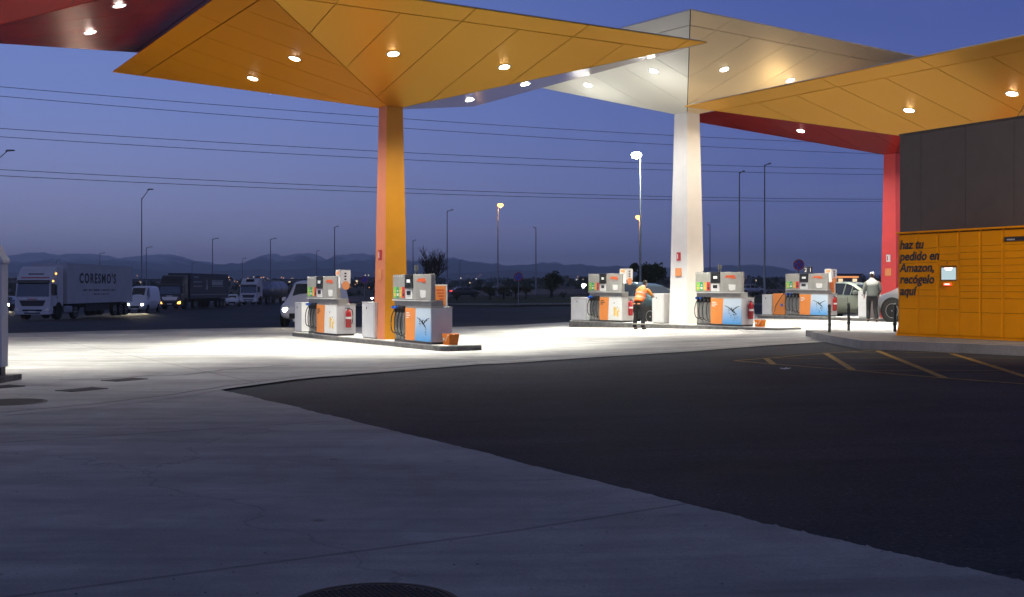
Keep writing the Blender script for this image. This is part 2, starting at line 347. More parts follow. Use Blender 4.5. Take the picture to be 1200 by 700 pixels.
drape('concrete_apron', conc, 0, 'concrete', kind=ST)
gut = [at(px, py) for px, py in ((-60, 492), (0, 486), (100, 477), (190, 466), (258, 455), (345, 443.5), (420, 436.5), (560, 425), (700, 416), (800, 410), (900, 403))]
drape('concrete_gutter', path_strip(gut, .34), .005, 'gutter', kind=ST)
g2 = [at(px, py) for px, py in ((70, 445.5), (130, 444), (180, 440), (215, 440), (260, 434), (300, 431), (340, 428))]
drape('paving_joint', path_strip(jit(g2, .03, 5), .05), .004, 'seam', kind=ST)
drape('gutter_joint', path_strip([p+Vector((.0, .24, 0)) for p in jit(gut, .02, 4)], .035), .009, 'seam', kind=ST)
# pavement with kerb under the parcel lockers
k0, k1, k2 = at(950, 397), at(1010, 408.5), at(1200, 416); e = (k2-k1).normalized()
pav = [k0, k0.lerp(k1, .5)+Vector((-.03, 0, 0)), k1, k2, k2+e*6]
kerb = [(p.x, p.y) for p in pav]; inn = [(p[0]+.16, p[1]+.12) for p in kerb]
drape('pavement', inn + [(24, 19), (24, 29.5), (7.5, 29.2)], .152, 'paver', thick=.2, kind=ST)
drape('kerb', kerb + inn[::-1], .16, 'kerb', thick=.22, kind=ST)
# yellow hatched no-parking box
yl = []
def ym(pts, w): yl.append(path_strip([at(*p) for p in pts], w))
ym([(860, 422), (905, 418.6), (969, 413), (1023, 410)], .07); ym([(860, 422), (1007, 433.8), (1105, 442), (1230, 451)], .07)
for a, b in (((898, 419.5), (907, 426.5)), ((967, 413), (1000, 433)), ((1028, 410.5), (1107, 442)), ((1115, 414), (1200, 440)), ((1200, 440), (1230, 449))): ym([a, b], .11)
for a, b in (((905, 419.5), (1200, 420)), ((945, 426.5), (1200, 427.5)), ((1005, 433.5), (1200, 434)), ((985, 412.5), (1150, 414))): ym([a, b], .04)
b = bmesh.new()
for k, poly in enumerate(yl):
    n = len(poly); nh = n//2
    for i in range(nh-1):
        q = [poly[i], poly[i+1], poly[n-2-i], poly[n-1-i]]
        for s in range(10):
            t0, t1 = s/10, (s+1)/10
            def lp(a, c, t): return (a[0]+(c[0]-a[0])*t, a[1]+(c[1]-a[1])*t)
            w4 = [lp(q[0], q[1], t0), lp(q[0], q[1], t1), lp(q[3], q[2], t1), lp(q[3], q[2], t0)]
            b.faces.new([b.verts.new((x, y, gz(x, y)-.014+.0008*k)) for x, y in w4])
bmesh.ops.recalc_face_normals(b, faces=b.faces)
me = bpy.data.meshes.new('yellow_markings'); b.to_mesh(me); b.free(); me.materials.append(M['yellow_line']); o = bpy.data.objects.new('yellow_markings', me); COL.objects.link(o); tag(o, kind=ST)
# verge, kerb line, road
vk = [(p.x, p.y) for p in verge_y]
drape('grass_verge', vk + [(vk[-1][0]+60, 150), (-24.3, 150), (-15.4, 92)], .02, 'grass', kind=ST)
drape('verge_kerb', path_strip(verge_y, .5), .12, 'kerb', thick=.3, kind=ST)
drape('road', [(-90, 196), (140, 150), (140, 166), (-90, 214)], -.01, 'road', kind=ST)

# hills: two snow-dusted ranges
def hill_mat(name, base, snow):
    m = bpy.data.materials.new(name); m.use_nodes = True; t = m.node_tree; b = t.nodes['Principled BSDF']; n = t.nodes; l = t.links
    g = n.new('ShaderNodeNewGeometry'); s = n.new('ShaderNodeSeparateXYZ'); l.new(g.outputs['Position'], s.inputs[0])
    no = n.new('ShaderNodeTexNoise'); no.inputs['Scale'].default_value = .004; no.inputs['Detail'].default_value = 9; no.inputs['Roughness'].default_value = .7; l.new(g.outputs['Position'], no.inputs[0])
    a = n.new('ShaderNodeMath'); a.operation = 'MULTIPLY_ADD'; a.inputs[1].default_value = 260; l.new(no.outputs[0], a.inputs[0]); l.new(s.outputs['Z'], a.inputs[2])
    r = n.new('ShaderNodeMapRange'); r.inputs[1].default_value = snow+130; r.inputs[2].default_value = snow+175; l.new(a.outputs[0], r.inputs[0])
    x = n.new('ShaderNodeMix'); x.data_type = 'RGBA'; l.new(r.outputs[0], x.inputs[0]); x.inputs[6].default_value = (*base, 1); x.inputs[7].default_value = (.85, .86, .9, 1)
    l.new(x.outputs[2], b.inputs['Base Color']); b.inputs['Roughness'].default_value = .95; b.inputs['Specular IOR Level'].default_value = .05; return m
from mathutils import noise as NZ
def hills(name, dist, ridge, depth, material, seed, rough):
    # ridge: (px, py of the crest) -> crest height at this distance
    m = MB(); xs = []; cols = 620; rows = 24; px0, px1 = -500, 1700
    def crest(px):
        for (a, b), (c, d) in zip(ridge, ridge[1:]):
            if a <= px <= c: t = ss((px-a)/(c-a)); return b+(d-b)*t
        return ridge[-1][1]
    vs = []
    for j in range(rows+1):
        v = j/rows; prof = math.sin(v*math.pi)**1.2 if v > .5 else (math.sin(v*math.pi))**1.5
        for i in range(cols+1):
            px = px0 + (px1-px0)*i/cols; y = dist + (v-.5)*depth; x = (px-600)/F*dist
            H = (HZ-crest(px))/F*dist + CAMZ; H *= 1+.10*NZ.fractal(Vector((x*.004, seed, 0)), .6, 2.2, 6)+.05*NZ.noise(Vector((x*.025, seed, 7)))
            n = NZ.fractal(Vector((x*.0009+seed, y*.0009, seed)), 1.0, 2.1, 7)
            z = H*prof*(1+n*rough*(1-.55*prof)) + n*H*.05
            vs.append((x, y, z-12))
    m.add(vs, [(j*(cols+1)+i, j*(cols+1)+i+1, (j+1)*(cols+1)+i+1, (j+1)*(cols+1)+i) for j in range(rows) for i in range(cols)])
    return tag(m.build(name, material, smooth=True), kind=ST)
hills('snowy_mountains', 8200, [(-500, 300), (0, 299), (35, 297), (60, 303), (100, 302), (140, 306), (190, 301), (230, 305), (262, 306), (300, 302), (318, 297), (335, 301), (350, 297), (365, 300), (385, 306), (400, 299), (422, 296), (440, 300), (470, 306), (500, 303), (522, 301), (540, 303), (560, 305), (600, 305), (630, 303), (650, 303), (670, 308), (700, 311), (740, 312), (800, 315), (850, 312), (885, 310), (930, 317), (990, 322), (1040, 320), (1700, 322)], 3000, hill_mat('mountain', (.10, .11, .12), 165), 3.1, .5)
hills('dark_foothills', 5600, [(-500, 318), (0, 318), (80, 320), (150, 316), (230, 320), (310, 317), (380, 315), (450, 320), (530, 321), (600, 318), (680, 322), (760, 321), (840, 324), (900, 320), (1000, 326), (1200, 325), (1700, 326)], 1800, hill_mat('foothill', (.07, .08, .09), 900), 9.4, .5)
# air
hz = MB().box(-11000, 11000, -60, 10500, -2, 290).build('haze', 'seam'); hm = bpy.data.materials.new('haze'); hm.use_nodes = True; hn = hm.node_tree; hn.nodes.clear()
ho = hn.nodes.new('ShaderNodeOutputMaterial'); hv = hn.nodes.new('ShaderNodeVolumePrincipled'); hv.inputs['Color'].default_value = (.84, .93, 1, 1); hv.inputs['Density'].default_value = 1.6e-4; hv.inputs['Anisotropy'].default_value = .1
hn.links.new(hv.outputs[0], ho.inputs['Volume']); hz.data.materials.clear(); hz.data.materials.append(hm); tag(hz, kind='stuff')

# ================================================================ CANOPIES
def clip(poly, a, b, c):   # keep a*x+b*y <= c
    o = []
    for i in range(len(poly)):
        p, q = poly[i], poly[(i+1) % len(poly)]; dp, dq = a*p[0]+b*p[1]-c, a*q[0]+b*q[1]-c
        if dp <= 0: o.append(p)
        if dp*dq < 0: t = dp/(dp-dq); o.append((p[0]+(q[0]-p[0])*t, p[1]+(q[1]-p[1])*t))
    return o
POWER = 2500
def canopy(label, A, az, side, zA, rise, cw0, cw1, facets, cols, shifts={}, lamps=True, base=.12, extra=None, lit=1., glow=''):
    zb = gz(*A); rz = R(90-az); rt = thing('fuel_canopy', label, 'canopy', (A[0], A[1], zb), rz, None); h = side/2; zA = CAMZ+zA-zb; k = rise/h; band = .62
    dirs = {'B': ((1, 0), (0, 1)), 'L': ((0, 1), (-1, 0)), 'N': ((-1, 0), (0, -1)), 'R': ((0, -1), (1, 0))}
    c0 = cw1/2
    for key, (n, t) in dirs.items():
        m = MB(); g = .009
        def put(poly, g=g):
            if len(poly) < 3: return
            pts = [(n[0]*c+t[0]*s, n[1]*c+t[1]*s) for c, s in poly]; zz = [zA+k*c for c, s in poly]; q = len(pts)
            m.add([(x, y, z) for (x, y), z in zip(pts, zz)] + [(x, y, z+.025) for (x, y), z in zip(pts, zz)], [tuple(range(q))[::-1], tuple(range(q, 2*q))] + [(i, (i+1) % q, q+(i+1) % q, q+i) for i in range(q)])
        base_tri = [(c0, -c0), (h, -h), (h, h), (c0, c0)]
        def cell(clo, chi, slo, shi):
            p = base_tri
            for a, b_, c in ((1, 0, chi-g*(1.7 if chi < h else 1)), (-1, 0, -clo-g*1.7), (0, 1, shi-g), (0, -1, -slo-g), (-1, 1, -g*1.8), (-1, -1, -g*1.8)):
                p = clip(p, a, b_, c)
                if not p: return
            put(p)
        step = 1.46; s = -math.ceil(h/step)*step - step/2
        while s < h:
            cell(c0, h-band, s, s+step); s += step
        s = -math.ceil(h/2.92)*2.92 - step/2
        while s < h: cell(h-band, h, s, s+2.92); s += 2.92
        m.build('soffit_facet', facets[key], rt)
    m = MB()
    for key, (n, t) in dirs.items():
        p = [(c0, -c0), (h-.02, -h+.02), (h-.02, h-.02), (c0, c0)]
        m.add([(n[0]*c+t[0]*s, n[1]*c+t[1]*s, zA+k*c+.028) for c, s in p], [(0, 1, 2, 3)])
    m.build('seam_backing', 'seam', rt)
    zr = zA+rise
    MB().prism([(h-.12, h-.12), (-h+.12, h-.12), (-h+.12, -h+.12), (h-.12, -h+.12)], zr+.03, zr+.07).build('roof_deck', 'roof_white', rt)
    # tapered square column, each pair of faces its own paint
    m = MB(); a, b_ = cw0/2, cw1/2
    vs = [(x*a, y*a, 0) for x, y in ((-1, -1), (1, -1), (1, 1), (-1, 1))] + [(x*b_, y*b_, zA+k*c0+.01) for x, y in ((-1, -1), (1, -1), (1, 1), (-1, 1))]
    m.add(vs, [(1, 2, 6, 5), (3, 0, 4, 7)]); m.m = 1; m.add(vs, [(0, 1, 5, 4), (2, 3, 7, 6)])
    # faces: x- = toward camera-right (index 0 paint), y+ = toward camera-left (index 1 paint)
    co = m.build('column', [cols[0], cols[1]], rt)
    def onface(z, w_, hh, mt, nm, off=.006, dx=0):
        q = a+(b_-a)*z/(zA); return MB().box(dx-w_/2, dx+w_/2, q+off-.012, q+off+.004, z-hh/2, z+hh/2).build(nm, mt, co)
    s1 = onface(2.28, .17, .26, 'sign_red' if cols[1] != 'red_paint' else 'paper_white', 'fire_sign', .02); s1['label'] = 'fire extinguisher sign'
    MB().box(.015, .05, a*.93+.01, a*.93+.022, 2.2, 2.36).build('sign_mark', 'paper_white' if cols[1] != 'red_paint' else 'sign_red', s1); s1.data
    s2 = onface(1.78, .26, .26, 'orange_sticker' if cols[1] != 'salmon_paint' else 'orange_sticker', 'notice_sticker', .022)
    # downlights
    for key, (n, t) in dirs.items():
        sh = shifts.get(key, 0)
        for s in (-1.45, 1.5):
            c = 3.2*h/5.75; s = s+sh; x, y = n[0]*c+t[0]*s, n[1]*c+t[1]*s; z = zA+k*c
            tilt = Matrix.Translation((x, y, z)) @ Vector((-n[0]*k, -n[1]*k, 1)).to_track_quat('Z', 'Y').to_matrix().to_4x4()
            m = MB(); m.T = tilt; m.lathe([(.115, -.012), (.15, -.012), (.16, 0), (.115, 0)], n=24, ring=True); r_ = m.build('downlight', 'trim_ring', rt)
            m = MB(); m.T = tilt; m.lathe([(.125, -.002), (.12, -.012), (.09, -.024), (.05, -.031), (0, -.034)], n=24); m.build('lens', 'lamp_glow', r_)
            if lamps:
                l = bpy.data.lights.new('downlight_beam', 'SPOT'); l.energy = POWER*lit; l.color = (1, .98, .85); l.spot_size = R(62); l.spot_blend = .85; l.shadow_soft_size = .1
                lo = bpy.data.objects.new('downlight_beam', l); COL.objects.link(lo); lo.parent = rt; lo.location = (x, y, z-.12)
                l = bpy.data.lights.new('downlight_wash', 'SPOT'); l.energy = POWER*.11; l.color = (.98, .98, .95); l.spot_size = R(140); l.spot_blend = .6; l.shadow_soft_size = .06
                lo = bpy.data.objects.new('downlight_wash', l); COL.objects.link(lo); lo.parent = rt; lo.location = (x, y, z-.12)
    for key in glow:      # added point lights below the fittings brighten the panels; no lamp hangs there
        n, t = dirs[key]
        for s in (-1.45, 1.5):
            c = 3.2*h/5.75; x, y = n[0]*c+t[0]*s, n[1]*c+t[1]*s
            l = bpy.data.lights.new('added_panel_fill', 'POINT'); l.energy = 60 if key == 'N' else 42; l.color = (1, .80, .5) if key == 'N' else (1, .98, .9); l.shadow_soft_size = .12
            lo = bpy.data.objects.new('added_panel_fill', l); COL.objects.link(lo); lo.parent = rt; lo.location = (x, y, zA+k*c-1.3)
    return rt
O = 'orange_soffit'; T = 'orange_soffit_floor_light'
canopy('yellow-orange inverted pyramid canopy with its tapering orange column on the left island', (-3.12, 29.45), -31.5, 11.4, 4.57, 1.33, .66, .46, dict(L=O, N=T, R='orange_soffit_sky_light', B=O), ('yellow_paint', 'salmon_paint'), lit=1.15)
canopy('white inverted pyramid canopy standing on the tapering white column, highest of the canopies', (5.6, 36.6), -37, 10.5, 5.46, 1.64, .80, .56, dict(L='white_soffit', N='white_soffit_warm_light', R='white_soffit_warm_light', B='white_soffit'), ('cream_paint', 'white_paint'), lit=1.9, glow='NL')
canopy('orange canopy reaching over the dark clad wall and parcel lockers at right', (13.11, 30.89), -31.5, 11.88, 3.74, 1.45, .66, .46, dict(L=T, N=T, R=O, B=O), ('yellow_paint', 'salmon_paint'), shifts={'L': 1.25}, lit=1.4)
canopy('red canopy above the far pumps on the red column behind the parcel lockers', (13.8, 41.3), -34, 11, 4.72, 1.6, .68, .5, dict(L='red_soffit', N='red_soffit', R='red_soffit', B='red_soffit'), ('red_paint', 'red_paint'), shifts={'L': -.2}, lit=1.2)
canopy('dark red glossy canopy at the upper left corner of the picture', (-12, 24), -31.5, 11.6, 5.2, 1.34, .66, .46, dict(L='red_soffit', N='red_soffit', R='red_soffit', B='red_soffit'), ('red_paint', 'red_paint'), shifts={'R': -.4}, lit=.8)
# ================================================================ ISLANDS AND PUMPS
def frame(C, az):
    return Vector((math.sin(R(az)), math.cos(R(az)))), Vector((math.cos(R(az)), -math.sin(R(az))))
class Isl:
    def __init__(s, C, az): s.C = Vector(C); s.az = az; s.U, s.V = frame(C, az); s.rz = R(90-az)
    def u(s, px, v):        # distance along the island where the line at offset v crosses image column px
        r = (px-600)/F; p = s.C + s.V*v; return (p.x - r*p.y)/(r*s.U.y - s.U.x)
    def pos(s, u, v, z=None): p = s.C+s.U*u+s.V*v; return Vector((p.x, p.y, gz(p.x, p.y) if z is None else z))
    def gl(s): return gz(s.C.x, s.C.y)
IH = .13
def island(I, u0, u1, hw, label):
    t = thing('pump_island', label, 'island', (I.C.x, I.C.y, 0), I.rz, 'raised concrete pump islands')
    def rnd(a, b, w, r=.22):
        p = []
        for cx, cy, s0 in ((b-r, w-r, 0), (a+r, w-r, 90), (a+r, -w+r, 180), (b-r, -w+r, 270)):
            for k in range(6): q = R(s0+k*18); p.append((cx+r*math.cos(q), cy+r*math.sin(q)))
        return p
    g = I.gl()
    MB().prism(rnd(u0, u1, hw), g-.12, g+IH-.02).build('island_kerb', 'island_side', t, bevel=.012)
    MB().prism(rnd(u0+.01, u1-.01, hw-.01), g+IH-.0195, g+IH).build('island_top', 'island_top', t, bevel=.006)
    return t
I1 = Isl((-3.12, 29.45), -31.5); I2 = Isl((5.6, 36.6), -37); I3 = Isl((13.8, 41.3), -37)
island(I1, -3.9, I1.u(340, -.55), .55, 'long kerbed concrete island under the orange column')
island(I2, I2.u(915, -.5), I2.u(664, -.55), .55, 'long kerbed concrete island under the white column')
island(I3, I3.u(1075, -.5)-2, I3.u(885, -.55), .55, 'kerbed concrete island of the far pumps and red column')

def extinguisher(parent=None, label=None, loc=(0, 0, 0), rz=0):
    t = thing('fire_extinguisher', label, 'fire extinguisher', loc, rz, 'fire extinguishers hung on the pumps')
    MB().lathe([(.0, 0), (.07, .005), (.078, .03), (.078, .40), (.066, .45), (.035, .485), (.03, .5), (.0, .5)], n=18).build('cylinder', 'ext_red', t, smooth=True)
    MB().box(-.035, .035, -.02, .02, .5, .525).box(-.11, .05, -.008, .008, .525, .54).box(-.1, .04, -.008, .008, .56, .572).build('valve_handle', 'black_plastic', t)
    MB().tube([(.03, 0, .51), (.10, 0, .50), (.13, 0, .38), (.12, 0, .2), (.10, 0, .1)], .014, 8).build('hose', 'black_rubber', t, smooth=True)
    MB().prism([(.0795*math.cos(R(a)), .0795*math.sin(R(a))) for a in range(180, 361, 20)], .24, .30).build('label_band', 'paper_white', t)
    return t
def pump(I, u0, u1, label, kind='splash', v=-.27, topsign=False, poster=False):
    """x along the island away from the camera, +y towards the camera-left front"""
    L = u1-u0; t = thing('fuel_pump', label, 'fuel pump', I.pos(u0, v, I.gl()+IH), I.rz, 'fuel pumps on the islands')
    HL = .84; bz = .05; x0, xo, xn = .0, L*.44, L*.66; y1 = .28; y0 = -.28
    box('plinth', 'pump_dark', t, .03, L-.03, y0+.03, y1-.03, 0, bz+.01)
    box('lower_cabinet', 'pump_white', t, 0, L*.66, y0, y1-.012, bz, HL, .008)
    box('cabinet_lid', 'pump_grey', t, -.015, L*.66, y0-.01, y1+.005, HL+.002, HL+.028, .004)
    # front panels: poster or white door, orange door with slanted edge
    xs = xo*.93
    if kind == 'splash':
        p = MB().prism([(.006, bz+.01), (xs-.004, bz+.01), (xs-.004-.05*0, HL-.01), (.006, HL-.01)], y1-.011, y1+.002, 'y').build('splash_poster', 'poster', t)
        m = MB(); r = random.Random(int(u0*10)+3)       # dark splash of water on the blue poster
        cx, cz = xs*.47, .46
        for a, b, w_ in (((cx, cz), (cx-.30, cz+.14), .045), ((cx, cz), (cx+.32, cz+.15), .04), ((cx-.04, cz-.02), (cx-.16, cz-.14), .06), ((cx, cz), (cx+.06, cz+.08), .08), ((cx+.1, cz+.02), (cx+.17, cz-.08), .02), ((cx-.1, cz-.12), (cx-.13, cz-.26), .022)):
            n = 7; pts = []
            for k in range(n+1):
                q = k/n; pts.append((a[0]+(b[0]-a[0])*q, a[1]+(b[1]-a[1])*q+math.sin(q*3)*.03, w_*(1-q*.8)*(.7+.6*r.random())))
            m.prism([(x, z+w/2) for x, z, w in pts] + [(x, z-w/2) for x, z, w in pts[::-1]], y1+.0025, y1+.005, 'y')
        for k in range(16):
            x, z, q = cx+r.uniform(-.2, .2), cz+r.uniform(-.3, .12), r.uniform(.006, .02)
            m.prism([(x+q*math.cos(R(a)), z+q*math.sin(R(a))) for a in range(0, 360, 60)], y1+.0025, y1+.005, 'y')
        m.build('splash_print', 'screen_dark', p)
    else:
        p = box('white_door', 'paper_white', t, .006, xs-.004, y1-.011, y1+.002, bz+.01, HL-.01)
        m = MB()
        for x, z, w_, h in ((.38, .16, .1, .3), (.22, .14, .09, .2), (.30, .36, .16, .05), (.16, .28, .04, .14)): m.box(x*xo*1.1, x*xo*1.1+w_, y1+.0025, y1+.005, bz+z, bz+z+h)
        m.build('yellow_print', 'sticker_yellow', p)
        MB().box(xo*.5, xo*.5+.03, y1+.0025, y1+.005, .62, .66).box(xo*.3, xo*.3+.02, y1+.0025, y1+.005, .48, .52).build('small_logo', 'sticker_dark', p)
    q = MB().prism([(xs+.02*0, bz+.01), (xn-.006, bz+.01), (xn-.006, HL-.01), (xs-.05 if kind == 'splash' else xs-.06, HL-.01)], y1-.009, y1+.006, 'y').build('orange_door', 'pump_orange', t)
    m = MB()
    for k, w_ in enumerate((.17, .21, .13)): m.box(xn-.06-w_, xn-.06, y1+.0065, y1+.008, .70-k*.055, .725-k*.055)
    m.build('door_lettering', 'paper_white' if kind == 'splash' else 'sticker_dark', q)
    # nozzle bay
    box('nozzle_bay', 'nozzle_bay', t, xn+.004, L, y0, y1-.10, bz, HL+.08)
    m = MB()
    nb = (L-xn)/4
    for k in range(5): m.box(xn+.004+k*nb-.008*(k > 0), xn+.012+k*nb-.008*(k > 0), y1-.099, y1-.06, bz, HL-.0)
    m.build('bay_dividers', 'pump_grey', t)
    cols = ('black_plastic', 'black_plastic', 'blue_plastic', 'blue_plastic')
    for k in range(4):
        x = xn+nb*(k+.5)
        n = MB().box(x-.02, x+.02, y1-.095, y1-.01, HL-.13, HL+.04).prism([(y1-.01, HL+.03), (y1+.05, HL+.045), (y1+.06, HL+.01), (y1+.0, HL-.05), (y1-.03, HL-.07)], x-.016, x+.016, 'x').build('nozzle', 'black_plastic', t, bevel=.006)
        MB().prism([(y1-.0, HL+.035), (y1+.075, HL+.02), (y1+.08, HL-.02), (y1+.03, HL-.045)], x-.024, x+.024, 'x').build('nozzle_cover', cols[k], n, bevel=.006)
        sw = .10*(1 if k % 2 else .6)
        pts = [(x, y1-.02, HL-.05), (x+.01, y1+.05, HL-.16), (x+sw*.4, y1+.07, .52), (x+sw*.3, y1+.07, .32), (x-sw*.2, y1+.05, .17+.02*k), (x-sw, y1+.0, .12+.03*k), (x-sw*1.4, y1-.05, .2+.02*k)]
        sm = []
        for i in range(len(pts)-1):
            p0, p1, p2, p3 = [Vector(pts[max(0, min(len(pts)-1, j))]) for j in (i-1, i, i+1, i+2)]
            for s in range(4):
                q_ = s/4; sm.append(.5*((2*p1)+(p2-p0)*q_+(2*p0-5*p1+4*p2-p3)*q_*q_+(3*p1-p0-3*p2+p3)*q_**3))
        MB().tube(sm, .014, 6).build('hose', 'black_rubber', n, smooth=True)
    # neck and head
    box('neck', 'pump_grey', t, .08, L-.0, y0+.2, y1-.05, HL+.03, 1.02)
    zt, zb_ = 1.63, 1.02; yb = y1-.12
    hd = box('head', 'pump_grey', t, .0, L, yb, y1, zb_, zt, .01)
    box('head_ledge', 'pump_white', hd, -.01, L+.005, yb-.01, y1+.02, zb_-.022, zb_-.002)
    m = MB()
    for k in range(5): m.box(L-.07-k*.11, L-.04-k*.11, y1+.001, y1+.006, zt-.055, zt-.02)
    m.build('grade_labels', 'paper_white', hd)
    box('head_joint', 'pump_dark', hd, xn-.01, xn-.002, y1+.0005, y1+.004, zb_+.01, zt-.01)
    for k, c in enumerate(('sticker_red', 'sticker_gold', 'sticker_dgreen', 'sticker_green') if kind == 'splash' or True else ()):
        w_ = (L-xn-.06)/4; xx = xn+.03+k*w_
        can = box('advert_print', c, hd, xx, xx+w_-.02, y1+.001, y1+.005, zb_+.05, zb_+.31)
        MB().box(xx+.02, xx+w_-.045, y1+.0055, y1+.007, zb_+.09, zb_+.16).box(xx+.03, xx+w_-.06, y1+.0055, y1+.007, zb_+.2, zb_+.23).build('advert_detail', ('sticker_dark', 'sticker_yellow', 'paper_white', 'sticker_yellow')[k], can)
    d = box('display', 'black_plastic', hd, xo*1.02, xn-.012, y1+.0, y1+.03, zt-.33, zt-.0, .01)
    box('display_screen', 'screen_dark', d, xo*1.02+.07, xn-.08, y1+.031, y1+.034, zt-.26, zt-.06)
    MB().box(xo*1.02+.1, xn-.14, y1+.0345, y1+.036, zt-.2, zt-.12).build('display_digits', 'paper_white', d)
    c = box('card_reader', 'pump_white', hd, xo*1.06, xn-.03, y1+.0, y1+.015, zb_+.02, zt-.36, .004)
    box('keypad', 'black_plastic', c, xo*1.06+.08, xn-.11, y1+.0155, y1+.022, zb_+.12, zb_+.22)
    MB().box(xo*.28, xo*.80, y1+.001, y1+.005, zt-.17, zt-.14).box(xo*.32, xo*.74, y1+.001, y1+.005, zt-.135, zt-.10).box(xo*.25, xo*.5, y1+.001, y1+.005, zt-.20, zt-.178).build('logo_strip', 'red_logo', hd)
    MB().prism([(xo*.3, zb_+.07), (xo*.52, zb_+.05), (xo*.6, zb_+.09), (xo*.62, zb_+.24), (xo*.28, zb_+.23)], y1+.001, y1+.005, 'y').build('notice_sticker', 'paper_white', hd)
    if topsign:
        s = MB().box(-.14, -.01, y1-.07, y1-.045, 1.30, 1.80).box(-.14, .17, y1-.07, y1-.045, 1.60, 1.80).build('sign_board', 'paper_white', t)
        box('sign_print', 'orange_sticker', s, -.08, .12, y1-.0445, y1-.041, 1.67, 1.76)
        s2 = box('side_board', 'paper_white', t, -.155, -.142, y1-.34, y1-.05, 1.42, 1.79)
        m = MB()
        for k in range(3): m.box(-.159, -.1555, y1-.22, y1-.16, 1.52+k*.08, 1.56+k*.08)
        m.build('price_marks', 'sticker_dark', s2)
        MB().lathe([(0, 0), (.11, 0), (.12, .012), (0, .02)], c=(-.17, y1-.2, 1.37), n=16, axis='x').build('round_badge', 'orange_sticker', s2)
        MB().tube([(.18, .0, 1.63), (.20, 0, 1.74), (.17, .02, 1.80)], .02, 6).build('lamp_stub', 'pump_dark', t)
    else:
        MB().tube([(L*.55, .1, 1.62), (L*.55, .1, 1.72)], .03, 8).box(L*.55-.05, L*.55+.05, .07, .13, 1.72, 1.86).build('camera_stub', 'pump_dark', t)
    return t
def on_end(I, u0, v, z): return I.pos(u0, v, I.gl()+IH+z)
def ext_on(I, u0, v, label):
    e = extinguisher(None, label, on_end(I, u0-.085, v, .22), I.rz-R(90)); return e
def poster_on(I, u0, v, label):
    t = thing('poster_stand', label, 'poster stand', on_end(I, u0, v, .868), I.rz+R(45), 'orange notices standing on pump lids')
    f = box('frame', 'paper_white', t, -.17, .17, -.012, .012, 0, .52); box('notice', 'pump_orange', f, -.145, .145, .0122, .016, .03, .49)
    m = MB()
    for k in range(4): m.box(-.1, .1-.03*k, .0165, .018, .38-k*.07, .40-k*.07)
    m.build('notice_lines', 'sticker_red', f); box('foot', 'pump_dark', t, -.12, .12, -.06, -.0125, 0, .03); return t
def cabinet(I, u0, u1, v0, v1, h, label):
    c = I.pos((u0+u1)/2, (v0+v1)/2, I.gl()+IH); t = thing('service_cabinet', label, 'cabinet', c, I.rz, 'plain white cabinets on the pump islands')
    a, b = abs(u1-u0)/2, abs(v1-v0)/2
    bd = box('body', 'cabinet', t, -a, a, -b, b, .02, h, .01); box('plinth', 'pump_dark', t, -a+.02, a-.02, -b+.02, b-.02, 0, .021)
    box('lid', 'paper_white', t, -a-.008, a+.008, -b-.008, b+.008, h+.001, h+.018, .004)
    box('door_gap', 'seam', bd, -a+.03, -a+.036, b+.0005, b+.003, .06, h-.05)
    box('lock', 'black_plastic', bd, a*.2, a*.2+.025, b+.001, b+.01, h-.16, h-.10); return t
# island under the orange column
uf0, uf1 = I1.u(505, -.55), I1.u(460.5, -.55); pump(I1, uf0, uf1, 'fuel pump with blue splash poster right beside the orange column')
E_ = ext_on; 
ur0, ur1 = I1.u(394.5, -.55), I1.u(360, -.55)
pump(I1, ur0, ur1, 'white door fuel pump with yellow print, farther from the orange column', 'plain', topsign=True)
E_(I1, ur0, -.24, 'red fire extinguisher on the white door pump farther along the orange column island')
poster_on(I1, uf0+.17, -.22, 'orange notice standing on the lid of the pump beside the orange column')
cabinet(I1, I1.u(439, -.45)+.12, I1.u(424, -.45)+.1, -.40, .05, .92, 'narrow white cabinet just left of the orange column')
cabinet(I1, I1.u(356, -.35), I1.u(348, -.35), -.42, .1, .86, 'white cabinet at the far end of the orange column island')
# island under the white column
vf0, vf1 = I2.u(869, -.55), I2.u(815, -.55); pump(I2, vf0, vf1, 'fuel pump with blue splash poster right beside the white column')
E_(I2, vf0, -.24, 'red fire extinguisher on the splash poster pump beside the white column')
vr0, vr1 = I2.u(729, -.55), I2.u(689.5, -.55)
pump(I2, vr0, vr1, 'fuel pump with white door and yellow print left of the worker in the orange vest', 'plain', topsign=True)
E_(I2, vr0, -.24, 'red fire extinguisher on the pump just left of the worker')
cabinet(I2, I2.u(688, -.45), I2.u(669, -.45), -.45, .1, .80, 'low white cabinet at the left end of the white column island')
cabinet(I2, I2.u(778, -.45), I2.u(764, -.45), -.45, .35, .95, 'white cabinet the worker leans on beside the white column')
# island of the red column
wf0, wf1 = I3.u(970, -.55), I3.u(920.5, -.55); pump(I3, wf0, wf1, 'fuel pump with blue splash poster on the far island, left of the sage green car', topsign=True)
E_(I3, wf0, -.24, 'red fire extinguisher on the far pump beside the sage green car')
poster_on(I3, wf0+.12, -.22, 'orange notice standing on the lid of the far pump')
cabinet(I3, I3.u(904.5, -.45), I3.u(893, -.45), -.45, .1, .80, 'white cabinet at the left end of the far island')
cabinet(I3, I3.u(1019, -.45), I3.u(1005.5, -.45), -.45, .15, .95, 'white cabinet in front of the sage green car door')
t = thing('air_unit', 'orange air and water unit with a black hose beside the far pump', 'air unit', I3.pos(I3.u(920, -.45), -.2, I3.gl()+IH), I3.rz)
ua = I3.u(905.5, -.45)-I3.u(920, -.45)
box('body', 'pump_orange', t, .02, ua, -.28, .25, .03, .86, .01); box('plinth', 'pump_dark', t, .04, ua-.02, -.26, .23, 0, .031); box('frame_post', 'pump_grey', t, -.05, .015, -.2, .2, 0, 1.3)
